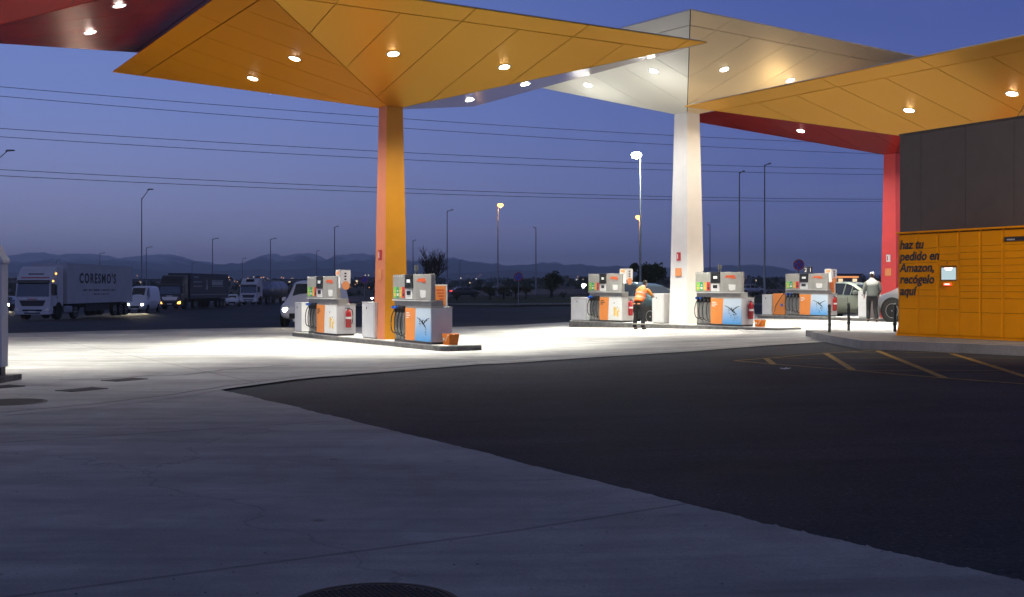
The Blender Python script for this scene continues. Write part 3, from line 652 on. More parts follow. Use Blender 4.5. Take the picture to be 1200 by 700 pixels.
MB().tube([(.05, .27, .86), (.15, .33, .7), (.4, .36, .35), (.45, .33, .15)], .015, 6).build('hose', 'black_rubber', t, smooth=True); box('gauge', 'blue_plastic', t, .1, .2, .251, .28, .36, .46, .02)
# baskets
def basket(I, px, v, label, z=None, s=1):
    u = I.u(px, v); t = thing('litter_basket', label, 'basket', I.pos(u, v, I.gl()+IH), I.rz, 'orange plastic baskets at the island ends'); t.scale = (s,)*3
    m = MB(); b, T_ = .13, .155; H = .30
    def ring(a, c, z): return [(-a*1.35, -c, z), (a*1.35, -c, z), (a*1.35, c, z), (-a*1.35, c, z)]
    m.add(ring(b, b, 0)+ring(T_, T_, H)+ring(T_-.012, T_-.012, H)+ring(b-.012, b-.012, .012), [(3, 2, 1, 0)] + [(i+k*4, (i+1) % 4+k*4, (i+1) % 4+k*4+4, i+k*4+4) for k in range(3) for i in range(4)] + [(12, 13, 14, 15)])
    m.build('tub', 'basket', t, bevel=.008)
    MB().tube([(-.215, 0, H-.01), (-.16, T_+.015, H-.03), (-.05, T_+.012, H-.14), (.0, T_+.0, H-.2)], .009, 6).build('handle', 'paper_white', t)
    MB().box(.07, .15, .1505, .1535, .12, .19).build('logo_patch', 'paper_white', t); return t
basket(I1, 528, -.2, 'orange plastic basket on the near end of the orange column island', s=.85)
basket(I2, 891, -.2, 'orange plastic basket on the right end of the white column island', s=.68)

# number plates on short posts above the far pump
for px, n in ((944, '2'), (949.5, '1')):
    p = P3(px, I3.pos(I3.u(px, -.1), -.1).y, 313); pz = I3.gl()+IH+1.63
    t = thing('pump_number', ('left of the two black number plates on the far pump head', 'right of the two black number plates on the far pump head')[n == '1'], 'number sign', (p.x, p.y-.02, pz), 0)
    box('plate', 'sign_black', t, -.075, .075, -.01, .01, .04, .27); box('post', 'pump_dark', t, -.012, .012, -.008, .008, 0, .04)
    text('numeral', n, .22, 'paper_white', t, (0, -.012, .075), (R(90), 0, 0), align='CENTER', off=.004)

# ================================================================ PARCEL LOCKERS AND THE CLAD WALL
LA = at(1053.5, 393.5, .152); LB = at(1200, 400.5, .152); d = (LB-LA); LL = math.hypot(d.x, d.y); ang = math.atan2(d.y, d.x)
base = gz(LA.x, LA.y)+.152+.05
HT = (HZ-273)/F*LA.y + CAMZ - base
t = thing('parcel_locker', 'orange parcel locker bank with a lit screen and black slanted writing', 'parcel locker', (LA.x, LA.y, base), ang)
cwd = LL/147*25.0; ncol = 8; total = cwd*ncol
b_ = box('body', 'locker_gap', t, .0, total, .012, .6, .0, HT-.03); box('side_panel', 'locker', t, -.014, -.001, .0, .61, -.02, HT-.03)
box('roof_cap', 'locker', t, -.05, total+.02, -.045, .66, HT-.028, HT+.012, .004)
MB().prism([(.0, -.06), (-.09, -.06), (-.02, .16), (.0, .16)], -.0, .6, 'y').build('corner_foot', 'locker', t)
box('plinth', 'locker', t, .0, total, .0, .58, -.045, -.002)
for c in range(ncol+1): box('frame_strip', 'locker', t, max(.001, c*cwd-.019), min(total-.001, c*cwd+.019), -.006, .0118, .021, HT-.0295)
m = MB()
for k in range(5): m.lathe([(.02, 0), (.02, .03), (.012, .03), (.012, .06)], c=(.12+k*total/4.3, .05, -.11+.04), n=10)
m.build('levelling_feet', 'steel_post', t)
G = .006
rows_a = [0, .135, .2, .262, .325, .385, .442, .5, .558, .62, .75, 1.0]
rows_c = [0, .14, .20, .265, .33, .395, .455, .52, .575, .64, .775, 1.0]
usable = HT-.06
def door(x0, x1, f0, f1, i):
    z1 = usable*(1-f0)+.01; z0 = usable*(1-f1)+.01
    return box('locker_door', 'locker', t, x0+G/2, x1-G/2, -.008-.0015*(i % 3), .011, z0+G/2, z1-G/2, .003)
i = 0
for c in range(ncol):
    x0 = c*cwd+.022; x1 = (c+1)*cwd-.022
    if c == 0 or c == 1:
        rr_ = [0, .145, .29, .43, .56, .62, .75, 1.0]
    elif c == 2:
        rr_ = [0, .14, .21, .275]
    else: rr_ = rows_c
    for f0, f1 in zip(rr_, rr_[1:]): door(x0, x1, f0, f1, i); i += 1
    if c == 2:
        door(x0, x1, .62, .75, 0); door(x0, x1, .75, 1, 1)
        cp = box('control_panel', 'locker', t, x0+G/2, x1-G/2, -.006, .011, usable*.38+.012, usable*.725+.007, .003)
        zs = usable*.545; rec = box('screen_recess', 'locker_gap', cp, x0+.05, x1-.03, -.012, -.0065, zs-.03, zs+.30)
        box('screen', 'screen_lit', cp, x0+.075, x1-.05, -.016, -.0125, zs, zs+.255)
        MB().prism([(x0+.15, zs+.255), (x1-.13, zs+.255), (x1-.17, zs+.20), (x0+.20, zs+.20)], -.018, -.0165, 'y').build('screen_window', 'scanner_white', cp)
        MB().prism([(-.03, zs-.13), (-.008, zs-.13), (-.008, zs-.06), (-.045, zs-.075)], x0+.13, x1-.13, 'x').build('scanner_hood', 'locker', cp)
        MB().box(x0+.155, x1-.155, -.047, -.04, zs-.122, zs-.075).build('scanner_light', 'scanner_red', cp); MB().box(x0+.19, x1-.19, -.05, -.0475, zs-.108, zs-.088).build('scanner_beam', 'scanner_white', cp)
        MB().lathe([(0, 0), (.012, 0), (.012, .01), (0, .01)], c=(x0+.22, -.017, zs+.36), n=12, axis='y').build('camera_eye', 'black_plastic', cp)
box('post_strip', 'locker', t, 0, total, .0112, .0118, 0, .02)
sg = box('name_plate', 'lettering', t, 5*cwd+.04, 6.4*cwd, -.022, -.012, usable*.895, usable*.935); text('plate_text', 'amazon', .06, 'paper_white', sg, (5*cwd+.1, -.024, usable*.903), (R(90), 0, 0))
sz = .215
for k, s in enumerate(('haz tu', 'pedido en', 'Amazon,', 'recógelo', 'aquí')):
    text('locker_lettering', s, sz*1.28, 'lettering', t, (.035, -.0135, usable*.86-k*usable*.1165), (R(90), 0, 0), sx=.98, shear=.20, off=.007)
# clad wall behind
def wz(px, py, dd): return CAMZ+(HZ-py)/F*dd
nrm = Vector((math.sin(-ang), math.cos(-ang)))       # local +y in world
wc = LA + Vector((nrm.x, nrm.y, 0))*.72
x_at = lambda px: (lambda r, o, dx, dy: (o.x-r*o.y)/(r*dy-dx))((px-600)/F, wc, math.cos(ang), math.sin(ang))
xs0 = x_at(1054.5); WL = 10
p0 = wc+Vector((math.cos(ang), math.sin(ang), 0))*xs0; top = CAMZ+(HZ-157.5)/F*p0.y
t = thing('clad_wall', 'dark grey cladding wall of the shop behind the parcel lockers', 'wall', (p0.x, p0.y, gz(p0.x, p0.y)), ang); tz = top-gz(p0.x, p0.y)
box('core', 'cladding_trim', t, .01, WL, .03, 3.0, 0, tz-.03)
x = 0; k = 0
for wd in (.62, 1.22, 1.22, 1.22, 1.22, 1.22, 1.22, 1.22):
    box('cladding_panel', 'cladding', t, x+.004, x+wd-.004, 0, .028, .1, tz-.045); x += wd
m = MB()
for j in range(6): m.box(-.0, .03, .035+j*.49, .035+(j+1)*.49-.006, .1, tz-.045)
m.T = Matrix.Translation((-.022, 0, 0)); m.T = Matrix(); m.build('return_panel', 'cladding', t)
box('top_flashing', 'cladding_trim', t, -.02, WL+.02, -.02, 3.02, tz-.042, tz, .004)
# bollards
for k, (px, d_) in enumerate(((972, 27.7), (994.5, 28.6), (1048.5, 27.9))):
    p = on(px, d_, .15); h = (390-357)/F*d_
    if k == 0:
        bl = thing('bollard', '', 'bollard', p, 0, 'dark bollards along the back of the pavement')
        MB().lathe([(.035, 0), (.035, .66)], n=14).build('post', 'bollard', bl); MB().lathe([(.035, .66), (.04, .665), (.04, .70), (.02, .725), (0, .73)], n=14).build('cap', 'bollard', bl)
        MB().lathe([(.05, .18), (.052, .19), (.052, .21), (.05, .22)], n=14).build('collar', 'bollard', bl); MB().lathe([(.05, .52), (.048, .54)], n=14).build('collar', 'bollard', bl)
        bl.location = p
    else: bl = dup(bl, p)
    bl['label'] = ('dark bollard in front of the far pump extinguisher', 'dark bollard between the far pump and the walking person', 'dark bollard against the left edge of the parcel locker')[k]
    for c in bl.children: c.scale = (1, 1, h/.73)
# ================================================================ GROUND COVERS
def plate(label, cat, px, py, rx, ry, kind='round', rz=0, name='manhole_cover'):
    p = at(px, py); t = thing(name, label, cat, (p.x, p.y, p.z), rz)
    if kind == 'round':
        MB().lathe([(rx, -.02), (rx, .004), (rx*.93, .006), (rx*.93, -.01)], n=48).build('frame_ring', 'cast_iron', t)
        m = MB().lathe([(rx*.915, -.02), (rx*.915, .005), (0, .005)], n=48)
        nn = int(rx*34)
        for i in range(-nn, nn+1):
            for j in range(-nn, nn+1):
                x, y = (i+.5*(j % 2))*rx/nn*.95, j*rx/nn*.9
                if x*x+y*y < (rx*.86)**2: m.box(x-.009, x+.009, y-.009, y+.009, .0055, .010)
        m.build('lid', 'cast_iron', t)
    else:
        MB().box(-rx, rx, -ry, ry, -.02, .004).build('tray', 'seam', t); m = MB()
        for k in range(int(rx*2/.05)): m.box(-rx+.02+k*.05, -rx+.045+k*.05, -ry+.015, ry-.015, .0045, .010)
        m.box(-rx, rx, -ry, -ry+.014, .0045, .011); m.box(-rx, rx, ry-.014, ry, .0045, .011); m.build('grate', 'cast_iron', t)
    return t
plate('large round cast iron cover at the bottom edge of the picture', 'manhole cover', 438, 710, .40, 0)
plate('round cast iron cover on the concrete below the kiosk', 'manhole cover', 10, 471.5, .46, 0)
plate('dark rectangular drain grating nearer the camera, right of the round cover', 'drain grate', 96, 457, .19, .30, 'sq', R(-32), 'drain_grate')
plate('dark rectangular drain grating farther back at the edge of the lit floor', 'drain grate', 146, 445.5, .19, .30, 'sq', R(-32), 'drain_grate')
plate('small dark drain grating at the left edge under the kiosk', 'drain grate', -2, 454, .2, .3, 'sq', R(-32), 'drain_grate')
m = MB(); r = random.Random(5)
for k in range(260):
    px, py = r.uniform(-20, 1220), 420+280*r.random()**1.3; p = at(px, py); q = r.uniform(.003, .009)
    m.add([(p.x+q*math.cos(a)*r.uniform(.6, 1.2), p.y+q*math.sin(a)*r.uniform(.6, 1.2), p.z+.002) for a in (0, 1.6, 3.1, 4.7)] + [(p.x, p.y, p.z+q*.8)], [(0, 1, 4), (1, 2, 4), (2, 3, 4), (3, 0, 4)])
tag(m.build('gravel_crumbs', 'island_side'), 'scattered grit and crumbs on the forecourt ground', 'grit', kind='stuff')
for px, py, lb in ((868, 387.5, 'crumpled white paper scrap below the splash poster pump by the white column'), (920, 433, 'white paper scrap lying on the dark asphalt by the yellow hatching')):
    p = at(px, py); m = MB(); rr = random.Random(px)
    vs = [(rr.uniform(-.13, .13), rr.uniform(-.06, .06), rr.uniform(.0, .045)) for _ in range(9)]; m.add(vs, [(0, 1, 2), (2, 3, 4), (4, 5, 6), (6, 7, 8), (0, 3, 6), (1, 4, 7)])
    o = m.build('paper_scrap', 'litter'); o.location = p; tag(o, lb, 'litter')
# kiosk at the left edge
p = at(16, 447)
t = thing('air_kiosk', 'white framed cabinet with a blue panel and sloping top at the left edge', 'kiosk', (-.4463*17.6, 17.6, 0), 0)
box('base_slab', 'island_side', t, -1.4, .12, -.35, .45, -.05, .09, .01)
fr = MB(); fr.box(-1.2, -1.12, 0, .12, .22, 1.82).box(-.1, 0, 0, .23, .22, 1.82); fr.build('frame', 'kiosk_white', t, bevel=.01)
box('body', 'kiosk_white', t, -1.12, -.1, .06, .22, .22, 1.82); box('blue_panel', 'blue_poster', t, -1.1, -.115, .035, .059, .26, 1.52); box('orange_lit_band', 'amber_on', t, -1.1, -.115, .035, .059, 1.56, 1.66)
MB().prism([(-1.22, 1.821), (.02, 1.821), (.02, 1.87), (-.12, 2.12), (-1.08, 2.12), (-1.22, 1.87)], -.02, .25, 'y').build('sloping_top', 'kiosk_white', t, bevel=.01)
MB().box(-.09, -.03, .05, .2, .09, .2199).box(-1.18, -1.12, .05, .2, .09, .2199).build('legs', 'pump_dark', t)
# ================================================================ VEHICLES
def wheel(parent, x, y, r, wd, side, rim='alloy', hub=True):
    m = MB(); s = side
    m.lathe([(r*.62, -wd*.42), (r*.93, -wd*.5), (r, -wd*.36), (r, wd*.36), (r*.93, wd*.5), (r*.62, wd*.42)], c=(0, 0, 0), n=28, axis='y'); o = m.build('wheel', 'tyre', parent, smooth=False); o.location = (x, y, r)
    q = MB(); q.lathe([(r*.63, wd*.30*s), (r*.66, wd*.46*s), (r*.60, wd*.46*s), (r*.58, wd*.30*s)], n=28, axis='y')
    for k in range(10 if r < .45 else 8):
        a = 2*math.pi*k/(10 if r < .45 else 8); q.T = Matrix.Rotation(a, 4, 'Y'); q.box(r*.1, r*.62, min(wd*.3*s, wd*.42*s), max(wd*.3*s, wd*.42*s), -r*.045, r*.045)
    q.T = Matrix(); q.lathe([(0, wd*.2*s), (r*.16, wd*.2*s), (r*.16, wd*.45*s), (0, wd*.46*s)], n=16, axis='y'); q.build('rim', rim, o)
    return o
def car(label, loc, rz, paint, st, W=.88, lights=None, group=None, glass_min=-9, name='parked_car', cat='car', wr=.32, wb=(-1.3, 1.35), tail=None, kind='car', glass_max=9, door_x=(-.45, .55)):
    t = thing(name, label, cat, loc, rz, group)
    m = MB(); rings = []
    for x, zb, zm, zt, w_, rw in st:
        hi = zt if zt else zm
        ring = [(x, 0, zb), (x, w_*.80, zb), (x, w_*.96, zb+.10), (x, w_, (zb+zm)*.52), (x, w_*.985, zm-.07), (x, w_*.95, zm), (x, w_*rw, hi-.03 if zt else hi+.015), (x, w_*rw*.8, hi+.012 if zt else hi+.03), (x, 0, hi+.03 if zt else hi+.045)]
        rings.append(ring)
    n = len(rings[0]); vs = [p for r_ in rings for p in r_] + [(p[0], -p[1], p[2]) for r_ in rings for p in r_]; K = n*len(rings); fs = []
    for i in range(len(rings)-1):
        for j in range(n-1):
            a, b, c, d_ = i*n+j, i*n+j+1, (i+1)*n+j+1, (i+1)*n+j; fs += [(a, b, c, d_), (K+a, K+d_, K+c, K+b)]
    fs += [tuple(range(n)), tuple(K+k for k in range(n)), tuple((len(rings)-1)*n+k for k in range(n)), tuple(K+(len(rings)-1)*n+k for k in range(n))]
    m.add(vs, fs); bd = m.build('body', paint, t, smooth=True)
    b = bmesh.new(); b.from_mesh(bd.data); bmesh.ops.remove_doubles(b, verts=b.verts, dist=.0005); bmesh.ops.recalc_face_normals(b, faces=b.faces); b.to_mesh(bd.data); b.free()
    sub = bd.modifiers.new('s', 'SUBSURF'); sub.levels = 1; sub.render_levels = 1
    # glass: panes a few mm proud of the shell
    def pane(q, nm, f=.90, off=.012, fx=None):
        q = [Vector(p) for p in q]; c = sum(q, Vector())/4; nr = (q[1]-q[0]).cross(q[2]-q[0]).normalized()
        if nr.dot(c-Vector((0, 0, .8))) < 0: nr = -nr
        p1 = [c+(p-c)*f+nr*off for p in q]; p0 = [c+(p-c)*f-nr*.03 for p in q]
        MB().add(p1+p0, [(0, 1, 2, 3), (4, 5, 6, 7), (0, 1, 5, 4), (1, 2, 6, 5), (2, 3, 7, 6), (3, 0, 4, 7)]) if False else None
        g = MB(); g.add(p1+p0, [(0, 1, 2, 3), (7, 6, 5, 4), (0, 1, 5, 4), (1, 2, 6, 5), (2, 3, 7, 6), (3, 0, 4, 7)]); return g.build(nm, 'glass', t)
    for i in range(len(st)-1):
        A_, B_ = st[i], st[i+1]; ra, rb = rings[i], rings[i+1]
        ta, tb = (A_[3] or A_[2]), (B_[3] or B_[2]); ha, hb = ta-A_[2], tb-B_[2]
        if A_[0] >= glass_min and B_[0] <= glass_max and min(ha, hb) > .22:
            for s in (1, -1): pane([(p[0], p[1]*s, p[2]) for p in (ra[5], rb[5], rb[6], ra[6])], 'side_window', .9)
        elif A_[0] >= glass_min and B_[0] <= glass_max and max(ha, hb) > .22:
            for s in (1, -1):
                lo, hi_ = (rb, ra) if ha > hb else (ra, rb); e = .5
                pane([(p[0], p[1]*s, p[2]) for p in (hi_[5], tuple(Vector(hi_[5]).lerp(Vector(lo[5]), .75)), tuple(Vector(hi_[6]).lerp(Vector(lo[6]), .55)), hi_[6])], 'quarter_window', .86)
        if abs(ta-tb) > .25:      # windscreen or rear window
            q = [ra[7], rb[7], (rb[7][0], -rb[7][1], rb[7][2]), (ra[7][0], -ra[7][1], ra[7][2])]; pane([(p[0], p[1]*1.02, p[2]) for p in q], 'windscreen' if tb < ta else 'rear_window', .88, .02)
    x0, x1 = st[0][0], st[-1][0]
    for wx in wb:
        for s in (1, -1):
            MB().lathe([(wr*1.17, W*s*.94-.0), (wr*1.17, W*s+.006*s), (0, W*s+.006*s)], c=(wx, 0, wr*1.03), n=28, axis='y').build('wheel_arch', 'arch', t)
            wheel(t, wx, s*(W-.085), wr, .2, s)
    for s in (1, -1):
      for dx in door_x: box('door_gap', 'seam', t, dx-.006, dx+.006, min(s*W*.99, s*W)-.003, max(s*W*.99, s*W)+.003, st[2][1]+.15, st[5][2]-.06)
    if 0: m.box(door_x[0]-.006, door_x[0]+.006, s*W*.99-.004, s*W*1.0+.004, st[2][1]+.15, st[5][2]-.06).box(door_x[1]-.006, door_x[1]+.006, s*W*.99-.004, s*W+.004, st[2][1]+.15, st[5][2]-.06)
    m = MB()
    zb = st[4][2]
    for s in (1, -1):
        for dx in door_x: m.box(dx-.30, dx-.12, s*W*.99-.015, s*W+.02, zb-.17, zb-.145)
    m.build('door_handles', 'chrome', t, bevel=.005)
    cx = st[-4][0]
    for s in (1, -1): MB().box(cx-.42, cx-.28, s*(W+.02)-.09, s*(W+.02)+.09, zb+.02, zb+.17).build('door_mirror', paint, t, bevel=.04)
    hz_ = st[-2][2]-.13; fw = st[-2][4]
    for s in (1, -1):
        MB().lathe([(0, .03), (.1, 0), (.15, -.04), (.15, -.10), (0, -.12)] if lights else [(0, 0), (.09, 0), (.11, -.08), (0, -.1)], c=(x1-.04, s*fw*.74, hz_), n=16, axis='x').build('headlight', 'headlight_on' if lights else 'chrome', t)
        box('tail_light', 'tail_on' if tail else 'sign_red', t, x0+.0, x0+.1, min(s*st[1][4]*.72, s*st[1][4]*.98), max(s*st[1][4]*.72, s*st[1][4]*.98), st[1][2]-.22, st[1][2]-.04, .02)
    box('front_grille', 'arch', t, x1-.05, x1+.015, -.42, .42, hz_-.26, hz_-.06, .02); box('number_plate', 'paper_white', t, x1+.0, x1+.03, -.26, .26, hz_-.38, hz_-.27)
    if lights:
        for s in (1, -1):
            l = bpy.data.lights.new('beam', 'SPOT'); l.energy = lights; l.color = (1, .85, .6); l.spot_size = R(70); l.spot_blend = .8; l.shadow_soft_size = .08
            o = bpy.data.objects.new('beam', l); COL.objects.link(o); o.parent = t; o.location = (x1+.06, s*fw*.74, hz_); o.rotation_euler = (0, R(-78), 0)
    return t
SED = [(-2.2, .42, .80, None, .70, .8), (-2.1, .28, .98, None, .80, .8), (-1.78, .24, 1.0, 1.04, .85, .82), (-1.15, .2, .96, 1.38, .88, .70), (-.42, .19, .94, 1.44, .88, .70), (.30, .19, .92, 1.43, .88, .70), (.62, .19, .91, 1.34, .88, .72), (1.25, .2, .92, .97, .87, .84), (1.75, .24, .84, None, .84, .82), (2.06, .3, .74, None, .78, .8), (2.2, .4, .58, None, .64, .8)]
HAT = [(-2.0, .42, .9, None, .70, .8), (-1.95, .28, 1.0, 1.05, .80, .76), (-1.55, .22, .98, 1.40, .86, .72), (-1.0, .2, .96, 1.47, .88, .70), (-.30, .19, .94, 1.49, .88, .70), (.35, .19, .92, 1.45, .88, .70), (.62, .19, .91, 1.36, .88, .72), (1.25, .2, .92, .97, .87, .84), (1.7, .24, .84, None, .84, .82), (1.98, .3, .74, None, .78, .8), (2.1, .4, .58, None, .64, .8)]
SUV = [(x, zb+.12, zm+.18, (zt+.24 if zt else None), w_*1.05, rw) for x, zb, zm, zt, w_, rw in HAT]
VAN = [(-2.8, .4, 1.2, 2.3, .92, .82), (-2.7, .3, 1.25, 2.48, .97, .84), (-1.4, .28, 1.25, 2.52, .98, .84), (0, .27, 1.25, 2.52, .98, .84), (.9, .26, 1.24, 2.50, .98, .84), (1.25, .26, 1.22, 2.40, .98, .82), (1.95, .27, 1.20, 1.28, .96, .84), (2.4, .3, 1.05, None, .92, .84), (2.68, .34, .85, None, .86, .84), (2.75, .45, .65, None, .75, .8)]
MPV = [(-2.3, .4, 1.0, 1.6, .82, .82), (-2.2, .3, 1.05, 1.76, .90, .8), (-1.2, .28, 1.02, 1.84, .92, .8), (-.3, .27, 1.0, 1.84, .92, .8), (.6, .26, 1.0, 1.82, .92, .8), (.95, .26, .98, 1.72, .92, .78), (1.55, .27, .98, 1.05, .9, .84), (1.95, .3, .88, None, .87, .84), (2.2, .34, .74, None, .8, .84), (2.28, .45, .58, None, .7, .8)]
U3, V3 = I3.U, I3.V
# sage car fuelling behind the far island, silver off-roader, dark car behind the worker
def behind(I, px, v): u = I.u(px, v); return I.pos(u, v)
p = behind(I3, 996, 1.75); car('sage green metallic sedan parked behind the far island', p, I3.rz+R(180), 'car_sage', SED, tail=False)
wc_ = at(1047, 377.5); cs, sn = math.cos(I3.rz), math.sin(I3.rz)
car('silver off-road car behind the walking person, partly hidden by the parcel locker', (wc_.x-(1.3*cs-.84*sn), wc_.y-(1.3*sn+.84*cs), wc_.z), I3.rz, 'car_silver', SUV, W=.924, wr=.40, wb=(-1.25, 1.3))
p = behind(I2, 752, 1.75); car('dark teal car behind the worker and the white cabinet', p, I2.rz+R(180), 'car_teal', HAT)
p = on(370, 43.5); mv = car('pale van with its headlight on, behind the far pump of the orange column island', p, R(-96), 'car_white', MPV, W=.92, wr=.34, wb=(-1.5, 1.45), lights=60, name='moving_van', cat='van', glass_min=.0); mv.scale = (.93,)*3
p = on(168, 110); car('white high-roof van with both headlights on beside the trailer', p, R(-88), 'car_white', VAN, W=.98, wr=.36, wb=(-1.8, 1.75), lights=500, name='delivery_van', cat='van', glass_min=.8)
p = on(273, 148); car('small white car parked at the left of the tanker lorry', p, R(-80), 'car_white', HAT)
p = on(8, 118); car('car with headlights on, mostly hidden behind the white lorry cab', p, R(-80), 'car_dark', HAT, lights=500)

def lorry_base(name, label, cat, loc, rz, group=None): return thing(name, label, cat, loc, rz, group)
def cab(t, paint, dark='truck_black', redtext=False, hi=3.75, W=1.24, lit=False, grille='truck_black'):
    """front at x=0 facing +x, body towards -x"""
    prof = [(-2.3, .95), (-.55, .95), (-.5, .42), (-.02, .40), (.02, .62), (0, 1.5), (-.04, 1.62), (-.20, 2.72), (-.32, 2.86), (-.95, hi-.12), (-1.2, hi), (-2.3, hi-.0)]
    c = MB().prism(prof, -W, W, 'y').build('cab', paint, t, bevel=.07, seg=3)
    ws = MB(); ws.add([(-.035, -W+.12, 1.66), (-.035, W-.12, 1.66), (-.185, W-.17, 2.66), (-.185, -W+.17, 2.66), (-.0, -W+.12, 1.66), (-.0, W-.12, 1.66), (-.16, W-.17, 2.66), (-.16, -W+.17, 2.66)], [(0, 1, 2, 3), (4, 5, 6, 7), (0, 1, 5, 4), (1, 2, 6, 5), (2, 3, 7, 6), (3, 0, 4, 7)]); ws.build('windscreen', 'glass', t, bevel=.02)
    v = MB().prism([(-.16, 2.64), (.06, 2.58), (.06, 2.62), (-.2, 2.80)], -W+.1, W-.1, 'y').build('sun_visor', dark, t)
    g = MB().prism([(-W*.75, 1.38), (W*.75, 1.38), (W*.6, .98), (-W*.6, .98)], .0, .03, 'x').build('grille', grille, t, bevel=.02); m = MB()
    for k in range(4): m.box(.031, .04, -W*.62, W*.62, 1.04+k*.085, 1.06+k*.085)
    m.build('grille_bars', 'chassis' if paint != 'truck_black' else 'chrome', g)
    MB().box(.02, .045, -.35, .35, 1.42, 1.50).build('badge', 'chrome', t)
    bp = MB().box(-.1, .06, -W, W, .38, .86).build('bumper', paint, t, bevel=.05); MB().box(.061, .066, -W*.55, W*.55, .62, .74).box(.061, .066, -W*.45, W*.45, .45, .54).build('air_intake', 'arch', bp); MB().box(.067, .072, -.27, .27, .53, .64).build('number_plate', 'paper_white', bp)
    for s in (1, -1):
        MB().prism([(s*W*.98, .9), (s*W*.98, .60), (s*W*.66, .60), (s*W*.74, .82)], .05, .085, 'x').build('headlight', 'chrome' if not lit else 'amber_on', t, bevel=.01)
        MB().box(-.28, -.12, s*(W+.12)-.10, s*(W+.12)+.10, 1.75, 2.55).build('mirror', dark, t, bevel=.03)
        MB().box(-1.15, -.38, s*W-.01, s*W+.012, 1.72, 2.5).build('side_window', 'glass', t, bevel=.01)
        m = MB().box(-1.26, -1.25, s*W-.01, s*W+.008, .95, 2.7).box(-.3, -.29, s*W-.01, s*W+.008, 1.0, 1.7).box(-1.2, -1.05, s*W-.005, s*W+.03, 1.55, 1.59); m.build('door_gap', 'seam', t)
        MB().box(-1.0, -.55, s*W-.25, s*W-.02, .35, .8).build('step', dark, t)
        wheel(t, -1.45+.0, s*(W-.18), .51, .32, s, 'alloy'); MB().lathe([(.62, s*(W-.0)), (.62, s*(W+.012)), (0, s*(W+.012))], c=(-1.45, 0, .62), n=28, axis='y').build('wheel_arch', 'arch', t)
    MB().prism([(-.62, 3.14), (-.92, 3.52), (-.90, 3.56), (-.58, 3.18)], -.55, .55, 'y').build('roof_hatch', 'arch', t)
    if redtext:
        m = MB(); r_ = random.Random(2); y = -.95
        for k in range(15):
            w_ = r_.choice((.08, .1, .12)); h = r_.choice((.14, .16)); 
            m.T = Matrix.Translation((-.36, y, 2.93)) @ Matrix.Rotation(R(-52), 4, 'Y'); m.box(0, .012, 0, w_, 0, h); y += w_+.03
        m.build('red_lettering', 'truck_red_text', t)
    return c
def chassis(t, x0, x1, axles, W=1.2, dual=True):
    MB().box(x0, x1, -.45, .45, .75, 1.08).build('chassis', 'chassis', t)
    for x in axles:
        for s in (1, -1): wheel(t, x, s*(W-.18), .5, .34, s, 'steel_tank')
# white lorry with box trailer
p = on(38, 79.5); tr = thing('box_lorry', 'white lorry with a pale box trailer lettered in dark capitals', 'lorry', p, R(-90.5))
cab(tr, 'truck_white', redtext=True)
chassis(tr, -16.4, -.6, (-4.7, -12.9, -14.2, -15.5))
bx = MB().box(-16.7, -2.9, -1.27, 1.27, 1.12, 4.0).build('trailer_box', 'trailer_white', tr, bevel=.03)
MB().box(-16.71, -2.89, -1.285, 1.285, 3.93, 4.02).box(-16.71, -2.89, -1.285, 1.285, 1.1, 1.2).build('edge_rails', 'trailer_white', bx)
for s in (1, -1):
    MB().box(-3.9, -2.5, s*1.15-.15 if s > 0 else -1.28, 1.28 if s > 0 else -1.0, .45, .95).build('fuel_tank', 'steel_tank', tr, bevel=.08)
    MB().box(-11.5, -6.5, s*1.2-.02, s*1.2+.02, .5, 1.0).build('side_guard', 'chassis', tr)
# the trailer side facing the camera is the local +y one
text('trailer_lettering', "CORESMO'S", 1.02, 'lettering', bx, (-5.15, 1.278, 2.62), (R(90), 0, R(180)), sx=1.14, ext=.004, off=.035, sp=1.3)
m = MB(); r_ = random.Random(9)
for z, x0_, x1_, h in ((2.02, -5.9, -12.6, .12), (1.72, -8.0, -11.2, .10)):
    x = x0_
    while x > x1_:
        q = r_.uniform(.08, .2); m.box(x-q, x, 1.272, 1.279, z, z+h*r_.uniform(.7, 1.1)); x -= q+r_.choice((.05, .06, .2))
m.build('small_lettering', 'lettering', bx)
for s in (.9, -.9): MB().box(-.05, .02, s-.04, s+.04, 0, .03)
for (x, y, z) in ((-.95, 1.26, 3.25), (-.45, 1.26, 2.72)): MB().box(x-.05, x+.05, y-.01, y+.04, z-.05, z+.05).build('marker_lamp', 'amber_on', tr)
MB().box(.06, .075, -.3, .3, 1.43, 1.49).build('name_bar', 'truck_red_text', tr)
# dark curtain-side lorry
p = on(199, 125); tr = thing('curtain_lorry', 'dark lorry with a black curtain trailer and pale lettering on its side', 'lorry', p, R(-93.5))
cab(tr, 'truck_black', grille='chrome', lit=True)
chassis(tr, -16.4, -.6, (-4.7, -12.9, -14.2, -15.5))
bx = MB().box(-16.7, -2.9, -1.27, 1.27, 1.12, 4.0).build('trailer_box', 'trailer_dark', tr, bevel=.03)
m = MB()
for x0_, x1_, z, h in ((-4.0, -5.6, 3.5, .16), (-4.0, -6.4, 2.95, .16), (-4.0, -6.9, 2.45, .16), (-10.4, -14.6, 3.15, .12), (-10.4, -14.6, 2.5, .1)):
    x = x0_
    while x > x1_: q = r_.uniform(.12, .3); m.box(x-q, x, 1.272, 1.28, z, z+h); x -= q+.08
m.prism([(-8.2, 2.1), (-8.5, 2.9), (-8.3, 3.5), (-8.7, 3.1), (-9.0, 2.2)], 1.272, 1.28, 'y').box(-10.4, -14.4, 1.272, 1.28, 2.7, 3.1).build('pale_lettering', 'steel_tank', bx)
MB().box(-16.5, -3.1, 1.272, 1.281, 1.55, 1.59).build('reflective_line', 'trailer_white', bx)
